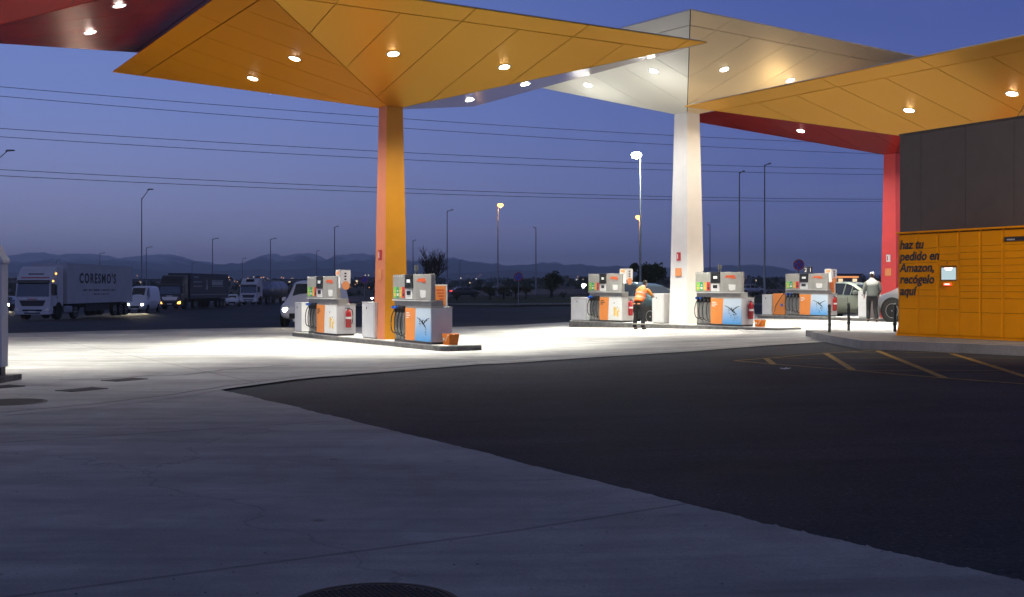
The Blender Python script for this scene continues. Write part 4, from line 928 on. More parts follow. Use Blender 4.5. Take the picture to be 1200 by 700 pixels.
# tanker
p = on(291, 158); tr = thing('tanker_lorry', 'white cab lorry pulling a round steel tank beside the small white car', 'lorry', p, R(-97))
cab(tr, 'truck_white', hi=3.65); chassis(tr, -14, -.6, (-4.7, -11, -12.3, -13.5))
MB().lathe([(0, -2.9), (.9, -2.95), (1.2, -3.15), (1.22, -8), (1.22, -13.6), (.9, -13.9), (0, -14)], c=(0, 0, 2.15), n=28, axis='x').build('tank', 'steel_tank', tr, smooth=True)
MB().box(-13, -3.6, -.3, .3, 3.38, 3.46).build('catwalk', 'steel_post', tr); m = MB()
for k in range(5): m.lathe([(1.235, -3.8-k*2.3), (1.245, -3.85-k*2.3), (1.235, -3.95-k*2.3)], c=(0, 0, 2.15), n=28, axis='x')
m.build('tank_bands', 'steel_post', tr)
MB().box(-.18, -.13, .2, .8, 1.8, 2.2).build('cab_light', 'glass_lit', tr)
# cars passing on the far road
for k, (px, d_, nm, tl) in enumerate(((452, 176, 'white headlights', 0), (545, 172, 'red tail lights nearest the bare tree', 1), (586, 174, 'red tail lights behind the hedge', 1), (470, 190, 'red tail lights behind the orange column', 1), (880, 168, 'red tail lights behind the tall lamp posts', 1))):
    p = on(px, d_); car('car on the far road with ' + nm, p, R(180+13) if not tl else R(13), 'car_dark' if k % 2 else 'car_silver', SED, tail=tl, lights=None if tl else 200, name='passing_car', group='cars on the far road')

# ================================================================ PEOPLE
def skin(name, chains, m, parent, sub=1, mats=None, smooth=True):
    """chains: list of lists of (x,y,z,r); first vertex of later chains is joined to the nearest existing vertex"""
    vs, es, rs = [], [], []
    for ch in chains:
        prev = None
        for k, (x, y, z, r_) in enumerate(ch):
            p = Vector((x, y, z)); hit = None
            if k == 0:
                for i, q in enumerate(vs):
                    if (q-p).length < 1e-4: hit = i
            if hit is None: vs.append(p); rs.append(r_); hit = len(vs)-1
            if prev is not None: es.append((prev, hit))
            prev = hit
    me = bpy.data.meshes.new(name); me.from_pydata(vs, es, []); o = bpy.data.objects.new('tmp', me); COL.objects.link(o)
    sk = o.modifiers.new('s', 'SKIN'); sk.use_smooth_shade = True
    for i, d_ in enumerate(me.skin_vertices[0].data):
        r_ = rs[i]; d_.radius = (r_ if isinstance(r_, tuple) else (r_, r_)); d_.use_root = (i == 0)
    if sub: s = o.modifiers.new('d', 'SUBSURF'); s.levels = sub; s.render_levels = sub
    bpy.context.view_layer.update(); nm = bpy.data.meshes.new_from_object(o.evaluated_get(bpy.context.evaluated_depsgraph_get())); bpy.data.objects.remove(o)
    nm.materials.clear(); nm.materials.append(M[m]); nm.polygons.foreach_set('use_smooth', [True]*len(nm.polygons))
    r_ = bpy.data.objects.new(name, nm); COL.objects.link(r_); r_.parent = parent; return r_
def loft(name, rings, m, parent, n=28):
    mb = MB(); vs = []; rr_ = random.Random(3)
    for (x, y, z, ax, ay, lean) in rings:
        for k in range(n):
            a = 2*math.pi*k/n; f = 1+.022*math.sin(5*a+z*17)+.015*math.sin(9*a-z*31); p = Matrix.Rotation(lean, 3, 'Y') @ Vector((ax*math.cos(a)*f, ay*math.sin(a)*f, 0)); vs.append((x+p.x, y+p.y, z+p.z))
    fs = [(i*n+k, i*n+(k+1) % n, (i+1)*n+(k+1) % n, (i+1)*n+k) for i in range(len(rings)-1) for k in range(n)] + [tuple(range(n))[::-1], tuple(range((len(rings)-1)*n, len(rings)*n))]
    mb.add(vs, fs); o = mb.build(name, m, parent, smooth=True); md = o.modifiers.new('s', 'SUBSURF'); md.levels = 1; md.render_levels = 1; return o
def hand(wx, wy, wz, d, side, curl=.4):
    """palm + five fingers as chains starting at the wrist point; d = hand direction"""
    d = Vector(d).normalized(); up = Vector((0, 0, 1)) if abs(d.z) < .8 else Vector((0, -1, 0)); s = d.cross(up).normalized()*side; nrm = d.cross(s).normalized(); w0 = Vector((wx, wy, wz)); out = []
    palm = w0+d*.06
    out.append([(*w0, .024), (*palm, .030), (*(w0+d*.095), .024)]); tipb = w0+d*.095
    for k, (o_, L) in enumerate(((-.030, .065), (-.010, .078), (.010, .074), (.028, .058))):
        a = tipb+s*o_; b_ = a+d*L*.5+nrm*L*.15*curl*2; c = b_+d*L*.35+nrm*L*.45*curl
        out.append([(*tipb, .024), (*a, .0095), (*b_, .0088), (*c, .0075)])
    a = w0+d*.04-s*.035; b_ = a+d*.035-s*.022+nrm*.01; out.append([(*palm, .03), (*a, .012), (*b_, .0105), (*(b_+d*.028+nrm*.008), .009)])
    return out
def head(parent, c, face, hair, hairm, cap=False, tilt=0):
    T_ = Matrix.Translation(c) @ Matrix.Rotation(face, 4, 'Z') @ Matrix.Rotation(tilt, 4, 'Y')
    def ell(mb, cx, cy, cz, rx, ry, rz, n=16, z0=-1, z1=1):
        vs = []; fs = []; rows = 10
        for i in range(rows+1):
            a = math.asin(z0)+(math.asin(z1)-math.asin(z0))*i/rows
            for k in range(n): b_ = 2*math.pi*k/n; vs.append((cx+rx*math.cos(a)*math.cos(b_), cy+ry*math.cos(a)*math.sin(b_), cz+rz*math.sin(a)))
        fs = [(i*n+k, i*n+(k+1) % n, (i+1)*n+(k+1) % n, (i+1)*n+k) for i in range(rows) for k in range(n)]+[tuple(range(n)), tuple(range(rows*n, rows*n+n))]; mb.add(vs, fs)
    m = MB(); m.T = T_; ell(m, -.012, 0, .006, .094, .076, .088); ell(m, -.014, 0, .035, .101, .082, .085, z0=-.1); h = m.build('hair', hairm, parent, smooth=True)
    if cap:
        m = MB(); m.T = T_; ell(m, -.005, 0, .04, .108, .088, .085, z0=-.1); m.box(.06, .17, -.06, .06, .03, .042); m.build('cap', 'cap_white', parent, smooth=False)
    m = MB(); m.T = T_; 
    for s in (1, -1): ell(m, .0885, s*.031, .006, .009, .011, .007, 8)
    m.build('eyes', 'sign_black', parent)
def head_chain(neck, c, face):
    f = Vector((math.cos(face), math.sin(face), 0)); c = Vector(c); l = Vector((-f.y, f.x, 0)); neck = Vector(neck)
    return [[(*neck, .055), (*(c-f*.02-Vector((0, 0, .075))), .056), (*(c), (.083, .092)), (*(c+Vector((0, 0, .075))), .070)],
            [(*c, (.083, .092)), (*(c+f*.075-Vector((0, 0, .012))), .024), (*(c+f*.100-Vector((0, 0, .026))), .013)],
            [(*c, (.083, .092)), (*(c+f*.055-Vector((0, 0, .075))), .034), (*(c+f*.078-Vector((0, 0, .088))), .018)],
            [(*c, (.083, .092)), (*(c+l*.080), .018)], [(*c, (.083, .092)), (*(c-l*.080), .018)]]
# worker in hi-vis bending over the cabinet: frame x = towards what he faces
wp = at(749, 386.5); wrz = R(52)
wk = thing('person', 'worker in an orange reflective vest and dark trousers leaning over a white cabinet', 'person', wp, wrz); wk.scale = (.94,)*3
pel = (-.02, 0, .93); ch = (.16, 0, 1.30); nk = (.27, 0, 1.45); hc = (.38, 0, 1.55)
shL = (.20, .19, 1.36); shR = (.20, -.19, 1.36)
elL = (.36, .26, 1.12); wrL = (.56, .16, 1.10); elR = (.40, -.27, 1.14); wrR = (.62, -.14, 1.11)
legs = [[(*pel, .13), (-.02, .11, .86, .105), (.03, .13, .48, .070), (-.04, .15, .10, .050)], [(*pel, .13), (-.02, -.11, .86, .105), (.03, -.14, .48, .070), (-.03, -.16, .10, .050)]]
body = [[(*pel, .13), (.06, 0, 1.12, .10), (*ch, .105), (*nk, .058)]] + head_chain(nk, hc, 0) + [[(*ch, .105), (*shL, .05), (*elL, .045), (*wrL, .03)], [(*ch, .105), (*shR, .05), (*elR, .045), (*wrR, .03)]] + legs
body += hand(*wrL, (.9, -.2, -.25), 1) + hand(*wrR, (.9, .2, -.25), -1)
for s, x in ((1, -.04), (-1, -.03)): body += [[(x, s*(.15 if s > 0 else .16), .10, .05), (x+.02, s*.155, .045, .04), (x+.14, s*.165, .035, .035)]]
skin('body', body, 'skin', wk)
head(wk, Vector(hc), 0, None, 'hair_dark', tilt=R(15))
skin('trousers', [[(-.03, 0, 1.0, .145), (*pel, .155), (-.02, .115, .82, .118), (.03, .135, .48, .090), (-.04, .155, .13, .078), (-.035, .155, .07, .078)], [(*pel, .155), (-.02, -.115, .82, .118), (.03, -.145, .48, .090), (-.03, -.165, .13, .078), (-.025, -.165, .07, .078)]], 'navy_cloth', wk)
vest = loft('vest', [(-.05, 0, .93, .148, .185, R(12)), (-.01, 0, .99, .145, .18, R(18)), (.05, 0, 1.08, .142, .178, R(25)), (.10, 0, 1.19, .146, .195, R(28)), (.15, 0, 1.29, .142, .212, R(32)), (.20, 0, 1.37, .115, .195, R(38)), (.235, 0, 1.42, .085, .12, R(42)), (.255, 0, 1.445, .06, .07, R(45))], 'hivis', wk)
for s, el, wr_ in ((1, elL, wrL), (-1, elR, wrR)):
    sh = Vector((.20, s*.19, 1.36)); el = Vector(el); wr_ = Vector(wr_)
    skin('upper_sleeve', [[(*sh.lerp(el, -.05), .075), (*el, .062)]], 'amber_sleeve', wk); skin('lower_sleeve', [[(*el, .060), (*wr_.lerp(el, .06), .045)]], 'navy_cloth', wk)
def bands(chain_, m, parent, name):      # flat reflective bands round a leaning torso
    mb = MB()
    for (x, y, z, ax, ay, lean) in chain_:
        mb.T = Matrix.Translation((x, y, z)) @ Matrix.Rotation(lean, 4, 'Y'); n = 28
        mb.add([(ax*math.cos(2*math.pi*k/n), ay*math.sin(2*math.pi*k/n), h) for h in (-.022, .022) for k in range(n)], [(k, (k+1) % n, n+(k+1) % n, n+k) for k in range(n)])
    return mb.build(name, m, parent, smooth=True)
bands([(.045, 0, 1.07, .149, .187, R(24)), (.105, 0, 1.20, .153, .203, R(28))], 'reflective', vest, 'reflective_bands')
bands([(-.04, .153, .20, .092, .092, 0), (-.03, -.162, .20, .092, .092, 0)], 'reflective', wk, 'ankle_bands')
for s in (1, -1): skin('shoe', [[(-.07, s*.158, .05, .048), (.0, s*.16, .05, .050), (.12, s*.168, .038, .040), (.17, s*.17, .034, .03)]], 'boot', wk)
MB().box(-.20, -.165, -.14, -.05, .86, .90).box(-.20, -.165, .05, .14, .86, .90).build('pocket_flaps', 'orange_sticker', wk)
box('orange_bottle_tag', 'orange_sticker', wk, .05, .07, -.03, .03, .08, .5) if False else None
# walking person
qp = at(1022, 377.5); q = thing('person', 'person walking away in a grey jacket with pale shoulders and a light cap', 'person', qp, R(78)); q.scale = (1.03,)*3
pel = (0, 0, .93); ch = (.0, 0, 1.30); nk = (.0, 0, 1.49); hc = (.02, 0, 1.615)
body = [[(*pel, .125), (0, 0, 1.1, .10), (*ch, .10), (*nk, .057)]] + head_chain(nk, hc, R(-15))
aL = ((0, .20, 1.40), (-.05, .27, 1.14), (.10, .25, .93)); aR = ((0, -.20, 1.40), (.0, -.28, 1.13), (.12, -.22, .93))
for a in (aL, aR): body += [[(*ch, .10), (*a[0], .045), (*a[1], .043), (*a[2], .03)]]
lgs = [((0, .10, .86), (.12, .11, .48), (.02, .13, .10)), ((0, -.10, .86), (-.0, -.10, .48), (-.16, -.14, .10))]
for a in lgs: body += [[(*pel, .125), (*a[0], .10), (*a[1], .066), (*a[2], .046), (a[2][0]+.1, a[2][1], .04, .035)]]
body += hand(*aL[2], (.3, 0, -.9), 1) + hand(*aR[2], (.3, 0, -.9), -1)
skin('body', body, 'skin', q); head(q, Vector(hc), R(-15), None, 'hair_dark', cap=True)
tr_ = [[(0, 0, .99, .14), (*pel, .148), (lgs[0][0][0], .108, .82, .112), (*lgs[0][1], .084), (lgs[0][2][0], .13, .08, .068)], [(*pel, .148), (0, -.108, .82, .112), (*lgs[1][1], .084), (lgs[1][2][0], -.14, .08, .068)]]
skin('trousers', tr_, 'navy_cloth', q)
jk = loft('jacket', [(0, 0, .86, .135, .178, 0), (0, 0, .93, .145, .188, 0), (0, 0, 1.08, .132, .178, 0), (0, 0, 1.22, .142, .20, 0), (0, 0, 1.33, .14, .212, 0)], 'grey_jacket', q)
loft('yoke', [(0, 0, 1.22, .1435, .2015, 0), (0, 0, 1.33, .142, .215, 0), (0, 0, 1.40, .125, .205, 0), (0, 0, 1.445, .10, .15, 0), (0, 0, 1.48, .075, .085, 0), (0, 0, 1.525, .068, .07, 0)], 'pale_yoke', jk)
for a in (aL, aR): skin('sleeve', [[(*a[0], .078), (*a[1], .062), (*Vector(a[2]).lerp(Vector(a[1]), .06), .045)]], 'grey_jacket', jk)
for a in lgs: skin('shoe', [[(a[2][0]-.03, a[2][1], .055, .045), (a[2][0]+.05, a[2][1], .045, .045), (a[2][0]+.17, a[2][1], .036, .034)]], 'boot', q)

# ================================================================ LAMP POSTS
def lamp_post(px, pyt, d_, label, arm=None, lit=None, r0=.09, arm_px=0, twin=False, armlift=0):
    p = on(px, d_); H = CAMZ+(HZ-pyt)/F*d_-p.z; a = arm_px/F*d_; t = thing('lamp_post', label, 'lamp post', p, 0, 'tall street lamp posts around the yard')
    MB().lathe([(r0*1.3, 0), (r0*1.3, .35), (r0, .4), (r0*.5, H)], n=12).build('pole', 'steel_post', t, smooth=True)
    s = 1 if a >= 0 else -1; a = abs(a) if a else .9
    MB().tube([(0, 0, H-.15), (s*a*.3, 0, H-.02+armlift*.3), (s*a*.75, 0, H+.05+armlift)], r0*.45, 8).build('arm', 'steel_post', t)
    h = MB().prism([(s*a*.6, H-.0+armlift), (s*a*1.25, H+.04+armlift), (s*a*1.22, H+.14+armlift), (s*a*.7, H+.13+armlift)], -.14, .14, 'y').build('lamp_head', 'steel_post', t, bevel=.02)
    if lit:
        m = MB(); m.lathe([(0, -.36), (.30, -.26), (.40, -.05), (.30, .12), (0, .16)], c=(s*a*.95, 0, H+armlift-.0), n=14); m.build('lamp_glass', 'lamp_sodium' if lit == 'sodium' else 'lamp_led', h)
        l = bpy.data.lights.new('street_light', 'POINT'); l.energy = 150 if lit == 'sodium' else 700; l.color = (1, .5, .15) if lit == 'sodium' else (.85, 1, .92); l.shadow_soft_size = .2; o = bpy.data.objects.new('street_light', l); COL.objects.link(o); o.parent = t; o.location = (s*a*.95, 0, H-.35)
    return t
LP = [(166, 232, 118, 'tall lamp post rising between the box lorry and the delivery van', 11, None, .8), (171.5, 290, 200, 'shorter lamp post just right of the tall one by the delivery van', 6, None, 0),
      (117, 297, 210, 'lamp post rising behind the pale box trailer lettering', 5, None, 0), (66, 305, 260, 'faint lamp post behind the white lorry cab roof', 4, None, 0), (249, 280, 165, 'lamp post rising behind the dark curtain trailer', 6, None, 0), (225, 308, 260, 'short far lamp post above the dark lorry cab', 4, None, 0),
      (284, 303, 260, 'short far lamp post above the tanker lorry cab', 4, None, 0), (317, 280, 165, 'lamp post rising behind the steel tank', 6, None, 0), (371, 294, 210, 'lamp post above the white door pump of the left island', 3, None, 0), (392, 266, 150, 'lamp post left of the orange column', 4, None, 0),
      (484, 282, 165, 'lamp post just right of the orange column', 3, None, 0), (524, 247, 128, 'lamp post rising by the bare tree', 6, None, 0), (583.5, 240, 143, 'lamp post with a lit amber lamp above the hedge', 3, 'sodium', 0), (628, 267, 160, 'lamp post left of the round dark tree', -3, None, 0),
      (750.5, 181, 88, 'tall lamp post with a lit white lamp left of the white column', -5, 'led', 0), (749.5, 254, 150, 'lit amber lamp post in line with the tall white lamp', -1.5, 'sodium', 0), (832, 264, 165, 'short lamp post just right of the white column', -2, None, 0), (866.5, 202, 96, 'tall lamp post left of the tallest one, right of the white column', 5, None, 0),
      (896, 193, 91, 'tallest unlit lamp post left of the far pump', 6, None, 0), (-3, 185, 91, 'lamp post at the left picture edge with its arm reaching in', 16, None, .5), (539, 305, 250, 'faint distant lamp post between the bare tree and the hedge', 3, None, 0)]
for a in LP: lamp_post(a[0], a[1], a[2], a[3], arm_px=a[4], lit=a[5], armlift=a[6], r0=.085 if a[2] < 130 else .1)

# overhead cables
W4 = [((-60, 94), (1060, 169), 'upper'), ((-60, 105), (1060, 180), ''), ((-60, 144), (1060, 197), ''), ((-60, 154), (1060, 203.5), ''), ((-60, 193), (1060, 232), ''), ((-60, 200.5), (1060, 234.5), '')]
NM = ['topmost overhead cable of the six crossing the sky', 'second overhead cable from the top', 'third overhead cable from the top, upper one of the middle pair', 'fourth overhead cable from the top, lower one of the middle pair', 'fifth overhead cable from the top, upper one of the lowest pair', 'lowest overhead cable of the six']
for (a, b_, _), nm in zip(W4, NM):
    da, db = 100, 150; pa, pb = P3(a[0], da, a[1]), P3(b_[0], db, b_[1]); pa2, pb2 = pa+(pa-pb)*.25, pb+(pb-pa)*.25; m = MB(); n = 40
    m.tube([pa2.lerp(pb2, k/n)-Vector((0, 0, 1.6*(1-(2*k/n-1)**2)-.7)) for k in range(n+1)], .026, 5); tag(m.build('overhead_cable', 'wire'), nm, 'cable', 'overhead power cables')

# ================================================================ SIGNS
def round_sign(px, pyc, d_, rad, label, kind):
    p = on(px, d_); z = CAMZ+(HZ-pyc)/F*d_-p.z; t = thing('traffic_sign', label, 'traffic sign', p, R(0))
    MB().tube([(0, .03, 0), (0, .03, z+rad*.8)], .035, 8).build('post', 'steel_post', t)
    pl = MB().lathe([(0, -.012), (rad, -.012), (rad, .012), (0, .012)], c=(0, 0, z), n=32, axis='y').build('plate', 'sign_white', t)
    MB().lathe([(rad*.80, -.018), (rad, -.018), (rad, -.0125), (rad*.80, -.0125)], c=(0, 0, z), n=32, axis='y', ring=True).build('red_ring', 'sign_red', pl)
    m = MB()
    for a in ((45, -45) if kind == 'cross' else (45,)): m.T = Matrix.Translation((0, 0, z)) @ Matrix.Rotation(R(a), 4, 'Y'); m.box(-rad*.8, rad*.8, -.0178, -.0127, -rad*.09, rad*.09)
    m.build('red_bar', 'sign_red', pl)
    if 1: MB().lathe([(0, -.0125), (rad*.78, -.0125), (rad*.78, -.0122), (0, -.0122)], c=(0, 0, z), n=24, axis='y').build('blue_field', 'blue_plastic', pl)
    return t
round_sign(607.5, 324.5, 84, .33, 'round red ringed sign on a post in front of the hedge', 'no')
round_sign(427, 328, 110, .35, 'small round sign on a post left of the orange column', 'no')
round_sign(936, 310.5, 58, .28, 'round red ringed sign with a cross above the far pump', 'cross')

# ================================================================ TREES
def leaves(m, c, rad, n, size, rr, squash=1.0, lumps=14):
    cs = []
    for k in range(lumps):
        while True:
            v = Vector((rr.uniform(-1, 1), rr.uniform(-1, 1), rr.uniform(-1, 1)))
            if v.length < 1: break
        cs.append((Vector((v.x*rad*.75, v.y*rad*.75, v.z*rad*.75*squash)), rad*rr.uniform(.22, .48)))
    for k in range(n):
        o_, q = rr.choice(cs); v = Vector((rr.gauss(0, 1), rr.gauss(0, 1), rr.gauss(0, 1))).normalized()*q*rr.random()**.4; p = Vector(c)+o_+v
        a = Vector((rr.gauss(0, 1), rr.gauss(0, 1), rr.gauss(0, 1))).normalized()*size*rr.uniform(.6, 1.3); b_ = a.cross(Vector((rr.gauss(0, 1), rr.gauss(0, 1), rr.gauss(0, 1)))).normalized()*size*.6
        m.add([p-a, p+b_, p+a, p-b_], [(0, 1, 2, 3)])
def tree(px, d_, py_top, w_px, label, cat='tree', leaf='leaf_dark', name='leafy_tree', trunk=.3, n=1700, seed=1, squash=1.0, group=None):
    p = on(px, d_); H = CAMZ+(HZ-py_top)/F*d_-p.z; rad = w_px/F*d_/2; rr = random.Random(seed); t = thing(name, label, cat, p, 0, group)
    zc = H-rad*squash*1.0; m = MB(); m.tube([(0, 0, 0), (.05, 0, H*trunk), (0, .05, zc)], [rad*.13, rad*.1, rad*.05], 8)
    for k in range(7):
        a = rr.uniform(0, 6.28); m.tube([(0, 0, H*trunk*rr.uniform(.8, 1.2)), (rad*.4*math.cos(a), rad*.4*math.sin(a), zc*rr.uniform(.8, 1)), (rad*.75*math.cos(a), rad*.75*math.sin(a), zc+rad*squash*rr.uniform(-.3, .5))], [rad*.05, rad*.035, rad*.012], 5)
    m.build('trunk', 'bark', t); m = MB(); leaves(m, (0, 0, zc), rad, n, rad*.075, rr, squash); m.build('crown', leaf, t); return t
tree(646, 128, 315, 29, 'round dark tree right of the hedge beyond the kerb', seed=3, squash=.85, n=2600)
tree(757, 110, 297, 46, 'larger dark tree behind the worker and the tall lamp post', seed=5, squash=.85, n=3200)
tree(1014, 120, 324, 13, 'narrow dark cypress left of the red column', seed=8, squash=1.3, n=900); tree(1031, 120, 321, 11, 'narrow dark cypress next to the red column, right of the walking person', seed=9, squash=1.5, n=900); tree(996, 150, 328, 14, 'low dark bush in front of the lit building', 'bush', seed=10, trunk=.1, n=900, name='bush')
for k, (px, w_) in enumerate(((574, 20), (590, 20), (604, 18), (616, 16))):
    tree(px, 122, 333.5 + (k % 2)*.7, w_, ('leftmost shrub of the hedge row beyond the kerb', 'second hedge shrub from the left, behind the amber lamp post', 'hedge shrub right behind the round sign', 'rightmost shrub of the hedge row')[k], 'shrub', 'leaf_mid', 'hedge_shrub', seed=20+k, squash=.55, n=1100, trunk=.35, group='row of hedge shrubs')
for k, (px, py, w_) in enumerate(((535, 341, 14), (660, 342, 10), (882, 341, 9), (902, 341, 10), (915, 340, 8), (556, 343, 6), (690, 336, 12), (704, 338, 10))):
    tree(px, 118, py, w_, ('dark bush at the foot of the bare tree', 'small bush right of the round dark tree', 'small bush left of the tallest lamp post foot', 'small bush at the foot of the tallest lamp post', 'small bush right of the tallest lamp post foot', 'tiny bush between the bare tree and the hedge', 'dry bush left of the white door pump of the middle island', 'dry bush directly behind the middle island pump')[k], 'bush', 'leaf_dark' if k % 2 else 'leaf_dry', 'bush', seed=40+k, squash=.7, n=500, trunk=.15)
# bare winter tree
def bare(px, d_, py_top, label, seed, spread=.55):
    p = on(px, d_); H = CAMZ+(HZ-py_top)/F*d_-p.z; rr = random.Random(seed); t = thing('bare_tree', label, 'tree', p, 0); tm = MB(); bm_ = MB()
    def br(p0, d0, L, r_, lv):
        pts = [p0]; dd = d0.copy()
        for k in range(3): dd = (dd+Vector((rr.gauss(0, .10), rr.gauss(0, .10), rr.gauss(.04, .05)))).normalized(); pts.append(pts[-1]+dd*L/3)
        (tm if lv == 0 else bm_).tube(pts, [r_, r_*.85, r_*.7, r_*.55], 5 if lv < 2 else 3)
        if lv < 4:
            for k in range(5 if lv else 6):
                q_ = rr.uniform(.35, 1); i = min(2, int(q_*3)); pp = pts[i].lerp(pts[i+1], q_*3-i); a = Vector((rr.gauss(0, 1), rr.gauss(0, 1), rr.uniform(.1, .9))).normalized()
                br(pp, (dd*.6+a*spread).normalized(), L*rr.uniform(.58, .78), r_*.55, lv+1)
    br(Vector((0, 0, 0)), Vector((0, 0, 1)), H*.50, H*.03, 0); tm.build('trunk', 'bark', t); bm_.build('branches', 'bark', t); return t
bare(505, 100, 291, 'bare winter tree right of the orange column', 4); bare(788, 135, 318, 'small bare tree left of the white column', 11) if False else None

# ================================================================ FAR BAND: barrier, woods, town
m = MB(); N_ = 60; a, b_ = Vector((-80, 216)), Vector((150, 168))
for k in range(N_):
    p, q_ = a.lerp(b_, k/N_), a.lerp(b_, (k+.985)/N_); z0, z1 = gz(p.x, p.y), gz(q_.x, q_.y)
    m.add([(p.x, p.y, z0-.3), (q_.x, q_.y, z1-.3), (q_.x, q_.y, z1+.8), (p.x, p.y, z0+.8), (p.x+.2, p.y+.4, z0-.3), (q_.x+.2, q_.y+.4, z1-.3), (q_.x+.2, q_.y+.4, z1+.8), (p.x+.2, p.y+.4, z0+.8)], [(0, 1, 2, 3), (4, 5, 6, 7), (3, 2, 6, 7), (0, 3, 7, 4), (1, 2, 6, 5)])
tag(m.build('road_barrier', 'barrier'), 'long low concrete barrier beside the far road', 'barrier')
def woods(name, y0, y1, n, label, hmin, hmax, mat_, seed, x0f=-.55, x1f=.55):
    m = MB(); rr = random.Random(seed)
    for k in range(n):
        y = rr.uniform(y0, y1); x = rr.uniform(x0f, x1f)*y; H = rr.uniform(hmin, hmax); r_ = H*rr.uniform(.5, .9); z = gz(x, y)
        for j in range(9):
            c = Vector((x+rr.gauss(0, r_*.45), y+rr.gauss(0, r_*.3), z+H*rr.uniform(.15, .85))); q_ = r_*rr.uniform(.2, .42); vs = []; nn = 6
            for i in range(4):
                for u in range(nn): a = i/3*math.pi; vs.append(c+Vector((math.sin(a)*math.cos(u*6.283/nn), math.sin(a)*math.sin(u*6.283/nn), math.cos(a)))*q_*rr.uniform(.7, 1.2))
            m.add(vs, [(i*nn+u, i*nn+(u+1) % nn, (i+1)*nn+(u+1) % nn, (i+1)*nn+u) for i in range(3) for u in range(nn)])
    return tag(m.build(name, mat_), label, 'woodland', kind='stuff')
woods('scrub_belt', 230, 330, 230, 'belt of dark scrub and bushes beyond the far road', 0.7, 1.7, 'leaf_dark', 1); woods('far_woodland', 420, 1100, 700, 'dark mass of far trees on the plain', 2.2, 4.2, 'leaf_dark', 2); woods('distant_woodland', 1200, 3200, 900, 'most distant dark tree line before the hills', 5, 9, 'leaf_dark', 3)
def build_far(px, pyb, w_px, h_px, d_, label, m_='building_grey', lit=0, band=None):
    p = on(px, d_); k = d_/F; w_ = w_px*k; h = max(3, CAMZ+(HZ-(pyb-h_px))*k-p.z); t = thing('far_building', label, 'building', p, 0)
    MB().box(-w_/2, w_/2, 0, w_*.4+6, -2, h).build('walls', m_, t); MB().box(-w_/2-.4, w_/2+.4, -.4, w_*.4+6.4, h, h+.5).build('roof', 'cladding_trim', t)
    rr = random.Random(int(px)); nw = max(3, int(w_/4))
    for i in range(nw):
        if rr.random() < .75: x = -w_/2+(i+.5)*w_/nw; box('window', 'glass_lit' if rr.random() < lit else 'glass', t, x-.8, x+.8, -.06, .0-.001, h*.45, h*.7)
    if band: box('lit_sign_band', band, t, -w_*.42, w_*.42, -.3, -.062, h*.78, h*.9)
    return t
build_far(985, 330, 50, 7.5, 420, 'lit building with bright orange bands left of the red column', 'building_tan', .9, 'shop_band')
build_far(745, 333, 1, 1, 500, 'x') if False else None
for a in ((20, 333, 36, 6, 700, 'far low building behind the white lorry cab', 'building_tan', .7), (445, 331, 60, 5, 900, 'long far building behind the orange column', 'building_grey', .5), (175, 333, 70, 5, 800, 'far pale warehouse behind the delivery van', 'building_grey', .3), (700, 330, 40, 5, 850, 'far low building left of the middle island pump sign', 'building_tan', .8), (905, 331, 46, 5, 900, 'far low building left of the cross sign', 'building_grey', .5), (545, 333, 30, 3.5, 1000, 'far small building right of the bare tree', 'building_grey', .4), (345, 332, 40, 4, 950, 'far building above the pale van', 'building_tan', .6)): build_far(*a)
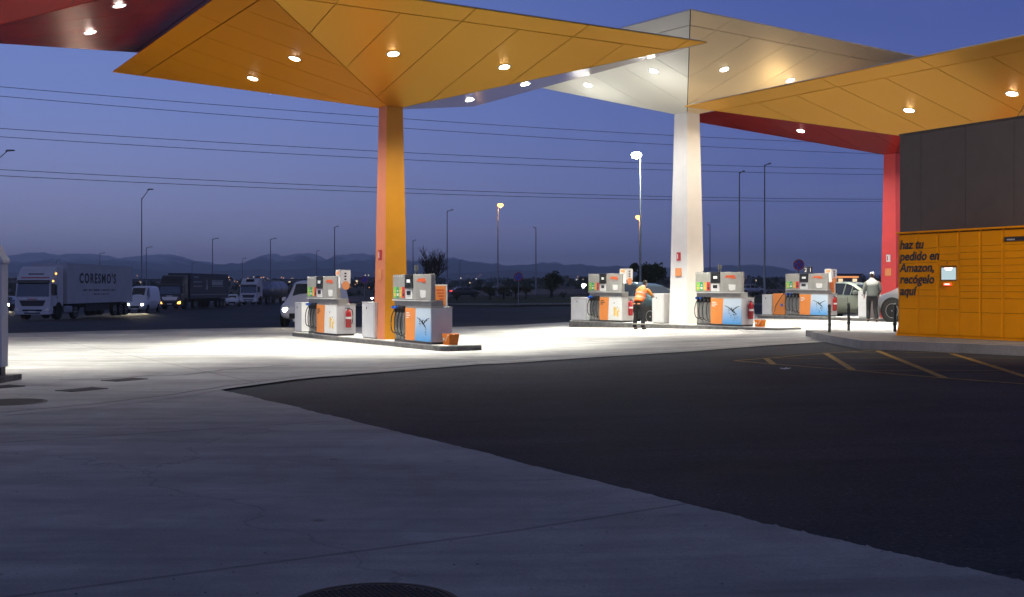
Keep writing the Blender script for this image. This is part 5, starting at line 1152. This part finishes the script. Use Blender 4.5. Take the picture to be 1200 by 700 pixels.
# town lamps: small lit lanterns on posts
rr = random.Random(77); proto = {}
def town(px, py, d_, white, s=1):
    p = P3(px, d_, py); g = gz(p.x, p.y); key = white
    if key not in proto:
        t = thing('town_lamp', 'tiny %s lamp among the distant town lights' % ('white' if white else 'amber'), 'street lamp', (0, 0, 0), 0, '%s lamps of the distant town' % ('white' if white else 'amber'))
        MB().tube([(0, 0, -9), (0, 0, 0)], .12, 5).build('pole', 'steel_post', t); m = MB(); m.lathe([(0, -.5), (.45, -.3), (.55, 0), (.35, .3), (0, .4)], n=8); m.build('lantern', 'town_white' if white else 'town_amber', t); proto[key] = t; t.location = p; t.scale = (s,)*3; return
    dup(proto[key], p, 0, scale=s)
for k in range(150):
    c = rr.random()
    if c < .45: px, py = rr.uniform(250, 345), 338-(rr.random()**.6)*13
    elif c < .6: px, py = rr.uniform(0, 20), rr.uniform(325, 345)
    elif c < .72: px, py = rr.uniform(660, 700), rr.uniform(324, 333)
    elif c < .85: px, py = rr.uniform(395, 440), rr.uniform(326, 338)
    else: px, py = rr.uniform(148, 1030), rr.uniform(322, 333)
    d_ = rr.uniform(900, 2400) if py < 332 else rr.uniform(420, 800)
    town(px, py, d_, rr.random() < .3, d_/1500*rr.uniform(.5, 1.15))
for px, py, w_ in ((540, 326, 1), (558, 327, 1), (596, 328, 1), (428, 322.5, 1), (432, 322.6, 1), (795, 322, 0), (800, 330, 1), (884, 333, 0), (120, 322, 0)): town(px, py, 1500, w_, 1.0)
lamp_post(683.5, 334, 230, 'bright pale lamp low behind the left cabinet of the middle island', lit='led', arm_px=.5)
for px, py in ((302, 331), (312, 336), (21, 341)): town(px, py, 700, False, .9)

# added warm light on an out-of-frame mast, put in to brighten the lockers
fm = thing('added_light_mast', 'added light mast outside the frame that brightens the parcel lockers', 'added light', (12.6, 13.0, gz(12.6, 13)), 0)
MB().lathe([(.09, 0), (.05, 5.2)], n=12).build('pole', 'steel_post', fm); MB().box(-.2, .2, -.08, .08, 5.2, 5.5).build('lamp_head', 'steel_post', fm); MB().box(-.18, .18, .081, .095, 5.22, 5.48).build('lamp_glass', 'lamp_sodium', fm)  # pole, head and glass of the added light mast
l = bpy.data.lights.new('added_locker_beam', 'SPOT'); l.energy = 5200; l.color = (1, .80, .52); l.spot_size = R(70); l.spot_blend = .8; l.shadow_soft_size = .2
o = bpy.data.objects.new('added_locker_beam', l); COL.objects.link(o); o.parent = fm; o.location = (0, .15, 5.35)
o.rotation_euler = (Vector((10.5, 24.3, 2.0))-Vector((12.6, 13.15, 5.5))).to_track_quat('-Z', 'Y').to_euler()
